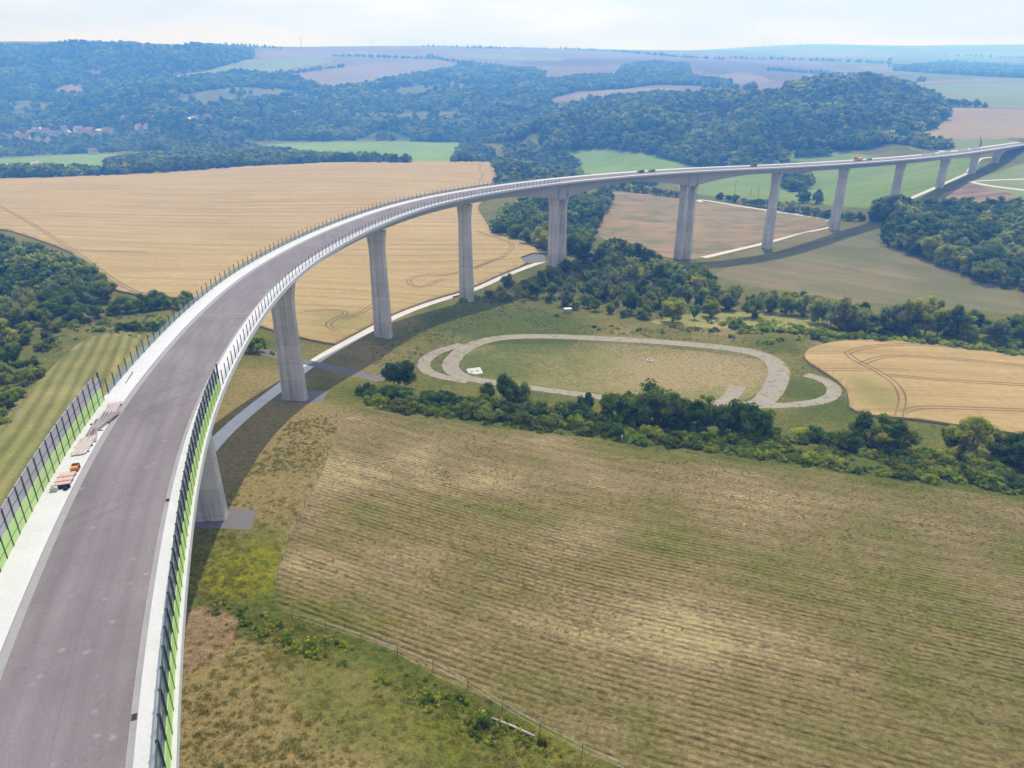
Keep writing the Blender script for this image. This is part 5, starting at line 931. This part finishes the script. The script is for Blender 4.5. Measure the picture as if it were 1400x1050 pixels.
m = MB(); m.add([(-2.4,-1.6,-.5),(2.4,-1.6,-.5),(2.4,1.6,-.5),(-2.4,1.6,-.5),(-2.4,-1.6,.35),(2.4,-1.6,.35),(2.4,1.6,1.3),(-2.4,1.6,1.3)], [(4,5,6,7),(0,1,5,4),(1,2,6,5),(2,3,7,6),(3,0,4,7)]); m.build('block', M_white, t)
for x in (-1.1, .9):
    sl = math.atan2(.95, 3.2); T = Matrix.Translation((x, 0, .83)) @ Matrix.Rotation(sl, 4, 'X'); MB().box(-.55, .55, -.5, .5, .0, .03, T).build('grate', M_steel, t)
q = H(889, 487); t = empty('manhole', (q.x, q.y, gz(q.x, q.y))); tag(t, 'white round manhole ring in the dry basin grass', 'manhole'); MB().tube([(0,0,-.3),(0,0,.55)], 1.15, 24).build('ring', M_white, t); MB().tube([(0,0,.551),(0,0,.6)], .8, 20).build('cover', M_steel, t)
q = H(776, 428); t = empty('shelter', (q.x, q.y, gz(q.x, q.y)), .2); tag(t, 'small dark shelter with a white roof behind the oval track', 'shelter')
for x in (-1.3, 1.3):
    for y in (-.8, .8): MB().box(x-.07, x+.07, y-.07, y+.07, -.3, 2.0).build('post', M_steel, t)
MB().box(-1.25, 1.25, .78, .84, .3, 1.9).build('back_wall', M_wd, t); MB().box(-1.7, 1.7, -1.1, 1.1, 2.0, 2.12).build('roof', M_bar, t)
for x, y, lab in ((850, 603, 'white marker post at the top edge of the stubble field'), (26, 573, 'white marker post in the mown meadow left of the viaduct')):
    q = H(x, y); t = empty('marker_post', (q.x, q.y, gz(q.x, q.y))); tag(t, lab, 'post'); MB().box(-.09,.09,-.09,.09,-.3,1.7).build('shaft', M_bar, t); MB().box(-.2,.2,-.12,-.095,1.2,1.65).build('plate', M_bar, t)
# poles by the railway hedge, far turbines, lookout tower, crane
def pole(x, y, h, label):
    q = H(x, y); t = empty('utility_pole', (q.x, q.y, gz(q.x, q.y))); tag(t, label, 'pole', 'poles behind the brown field hedge'); MB().tube([(0,0,-.5),(0,0,h)], [.2,.13], 10).build('shaft', M_steel, t); MB().box(-.9,.9,-.07,.07,h-.7,h-.55).build('crossarm', M_steel, t)
for a in ((1004,268,15,'tallest dark pole standing right of the twin piers'), (1026,268,8,'short pole left of the seventh pier'), (1036,268,9,'slim pole close to the seventh pier'), (1195,290,9,'pole beside the ninth pier')): pole(*a)
M_tw = plain('turbine_white', (.75, .76, .78), .5)
tb = None
def turbine(x, dist, h, lab, ang):
    u, f, d = ray(x, 62); X, Y = u/f*dist, dist; t = empty('wind_turbine', (X, Y, gz(X, Y)-2)); tag(t, lab, 'wind turbine', 'wind turbines on the horizon'); MB().tube([(0,0,0),(0,0,h)], [2.6,1.5], 14).build('tower', M_tw, t); MB().box(-2,2,-4,5,h,h+4).build('nacelle', M_tw, t)
    hub = MB(); hub.tube([(0,-4.01,h+2),(0,-7,h+2)], [2.2,.6], 12); hb_ = hub.build('hub', M_tw, t)
    for k in range(3):
        a = ang+k*2.094; R_ = h*.55; m = MB(); d = Vector((math.cos(a), 0, math.sin(a))); c = Vector((0, -5.5, h+2)); m.tube([c+d*1.5, c+d*R_*.3, c+d*R_], [1.1, 1.5, .3], 8); m.build('blade', M_tw, t)
for a in ((1044,6800,92,'left of two wind turbines on the right horizon',.3), (1053,6900,92,'right of two wind turbines on the right horizon',1.1), (412,4300,42,'wind turbine on the left skyline by the avenue trees',.7), (507,6000,50,'faint wind turbine on the middle skyline',.2), (566,6000,48,'faint wind turbine right of the middle skyline one',1.4)): turbine(*a)
q = H(1215, 92); t = empty('lookout_tower', (q.x, q.y, gz(q.x, q.y))); tag(t, 'dark lookout tower on the far right plateau', 'tower'); MB().tube([(0,0,0),(0,0,26)], [2.4,1.8], 12).build('shaft', M_steel, t); MB().box(-5,5,-5,5,26,32).build('cabin', M_steel, t)
s = deck_s(1366, 197, 13); c = deck(s, 20, 0); t = empty('crane', (c.x, c.y, gz(c.x, c.y))); tag(t, 'slim lattice crane mast beside the far end of the deck', 'crane'); hh = c.z-gz(c.x, c.y)+5; mm = MB()
for x, y in ((-.8,-.8),(.8,-.8),(.8,.8),(-.8,.8)): mm.tube([(x,y,0),(x*.5,y*.5,hh)], .14, 6)
for k in range(int(hh/2)): mm.tube([(-.8+.1,-.8,k*2),(.7,-.75,k*2+2)], .07, 5); mm.tube([(.8,-.8,k*2),(.75,.7,k*2+2)], .07, 5)
mm.build('mast', M_steel, t); mm = MB(); mm.tube([(0,0,hh-1),(-3,0,hh+5)], [.3,.18], 8); mm.build('jib', M_steel, t); MB().box(-2,2,-2.4,2.4,-.5,1.4).build('base', M_yel, t)
# avenue trees on the skyline
for nm, xs, n_t in (('left', (306, 388), 16), ('middle', (580, 690), 17)):
    for k in range(n_t):
        x = xs[0]+(xs[1]-xs[0])*(k+U(-.3, .3))/n_t; u, f, d = ray(x, 62); dist = 3350 if nm == 'left' else 4150; X, Y = float(u/f*dist), dist; cm = random.choice(TPL['far'])[0]; o = bpy.data.objects.new('tree', cm); COL.objects.link(o); o.location = (X, Y, gz(X, Y)-1); h_ = U(1.1, 1.7); o.scale = (h_*.75, h_*.75, h_); tag(o, f'small roadside tree on the {nm} skyline, {ORD(k+1)} in the avenue', 'tree', f'avenue trees on the {nm} skyline')
# ------------------------------------------------------------------ light, sky, haze
SUN_AZ, SUN_EL = math.radians(13), math.radians(62)
W = bpy.data.worlds.new('World'); S.world = W; W.use_nodes = True; wt = W.node_tree; bg = wt.nodes['Background']
sky = wt.nodes.new('ShaderNodeTexSky'); sky.sky_type = 'NISHITA'; sky.sun_disc = False; sky.sun_elevation = SUN_EL; sky.sun_rotation = SUN_AZ; sky.air_density = 1.0; sky.dust_density = 2.0
wc = wt.nodes.new('ShaderNodeTexCoord'); wm = wt.nodes.new('ShaderNodeMapping'); wm.inputs['Scale'].default_value = (1.3, 1.3, 9); wt.links.new(wc.outputs['Generated'], wm.inputs[0])
wn = wt.nodes.new('ShaderNodeTexNoise'); wn.inputs['Scale'].default_value = 2.2; wn.inputs['Detail'].default_value = 6; wt.links.new(wm.outputs[0], wn.inputs['Vector'])
wr = wt.nodes.new('ShaderNodeValToRGB'); wr.color_ramp.elements[0].position = .34; wr.color_ramp.elements[0].color = (.5, .5, .5, 1); wr.color_ramp.elements[1].position = .62; wr.color_ramp.elements[1].color = (.95, .95, .95, 1); wt.links.new(wn.outputs[0], wr.inputs[0])
wx = wt.nodes.new('ShaderNodeMix'); wx.data_type = 'RGBA'; wt.links.new(wr.outputs[0], wx.inputs[0]); wt.links.new(sky.outputs[0], wx.inputs[6]); wr2 = wt.nodes.new('ShaderNodeValToRGB'); wr2.color_ramp.elements[0].position = .36; wr2.color_ramp.elements[0].color = (.52, .585, .78, 1); wr2.color_ramp.elements[1].position = .6; wr2.color_ramp.elements[1].color = (.72, .755, .95, 1); wt.links.new(wn.outputs[0], wr2.inputs[0]); wv = wt.nodes.new('ShaderNodeVectorMath'); wv.operation = 'SCALE'; wv.inputs['Scale'].default_value = 9.6; wt.links.new(wr2.outputs[0], wv.inputs[0]); wt.links.new(wv.outputs[0], wx.inputs[7])
wt.links.new(wx.outputs[2], bg.inputs[0]); bg.inputs[1].default_value = .12   # thin high cloud over the blue
ld = bpy.data.lights.new('sun', 'SUN'); ld.energy = 3.4; ld.angle = math.radians(.5); ld.color = (1, .96, .9); lo = bpy.data.objects.new('sun', ld); COL.objects.link(lo)
lo.rotation_euler = Vector((math.sin(SUN_AZ)*math.cos(SUN_EL), math.cos(SUN_AZ)*math.cos(SUN_EL), math.sin(SUN_EL))).to_track_quat('Z', 'Y').to_euler()
S.view_settings.view_transform = 'Standard'; S.view_settings.look = 'None'; S.view_settings.exposure = 0.25; S.view_settings.gamma = 1
hz = MB().box(-10500, 10500, -30, 10600, float(VZ.min())-1.0, float(max(VZ.max()+75, CAMZ+5)))
hm = bpy.data.materials.new('haze'); hm.use_nodes = True; ht = hm.node_tree; ht.nodes.clear(); ho = ht.nodes.new('ShaderNodeOutputMaterial'); pv = ht.nodes.new('ShaderNodeVolumePrincipled')
pv.inputs['Color'].default_value = (.11, .36, 1, 1); pv.inputs['Absorption Color'].default_value = (1, 1, 1, 1); pv.inputs['Density'].default_value = .00047; pv.inputs['Anisotropy'].default_value = .4
ht.links.new(pv.outputs[0], ho.inputs['Volume']); hb = hz.build('haze', hm); tag(hb, 'blue summer haze filling the valley air', 'haze', None, 'stuff')
S.render.engine = 'CYCLES'; c = S.cycles; c.use_denoising = True; c.max_bounces = 6; c.diffuse_bounces = 2; c.glossy_bounces = 2; c.transmission_bounces = 4; c.transparent_max_bounces = 12; c.volume_bounces = 2; c.use_adaptive_sampling = True
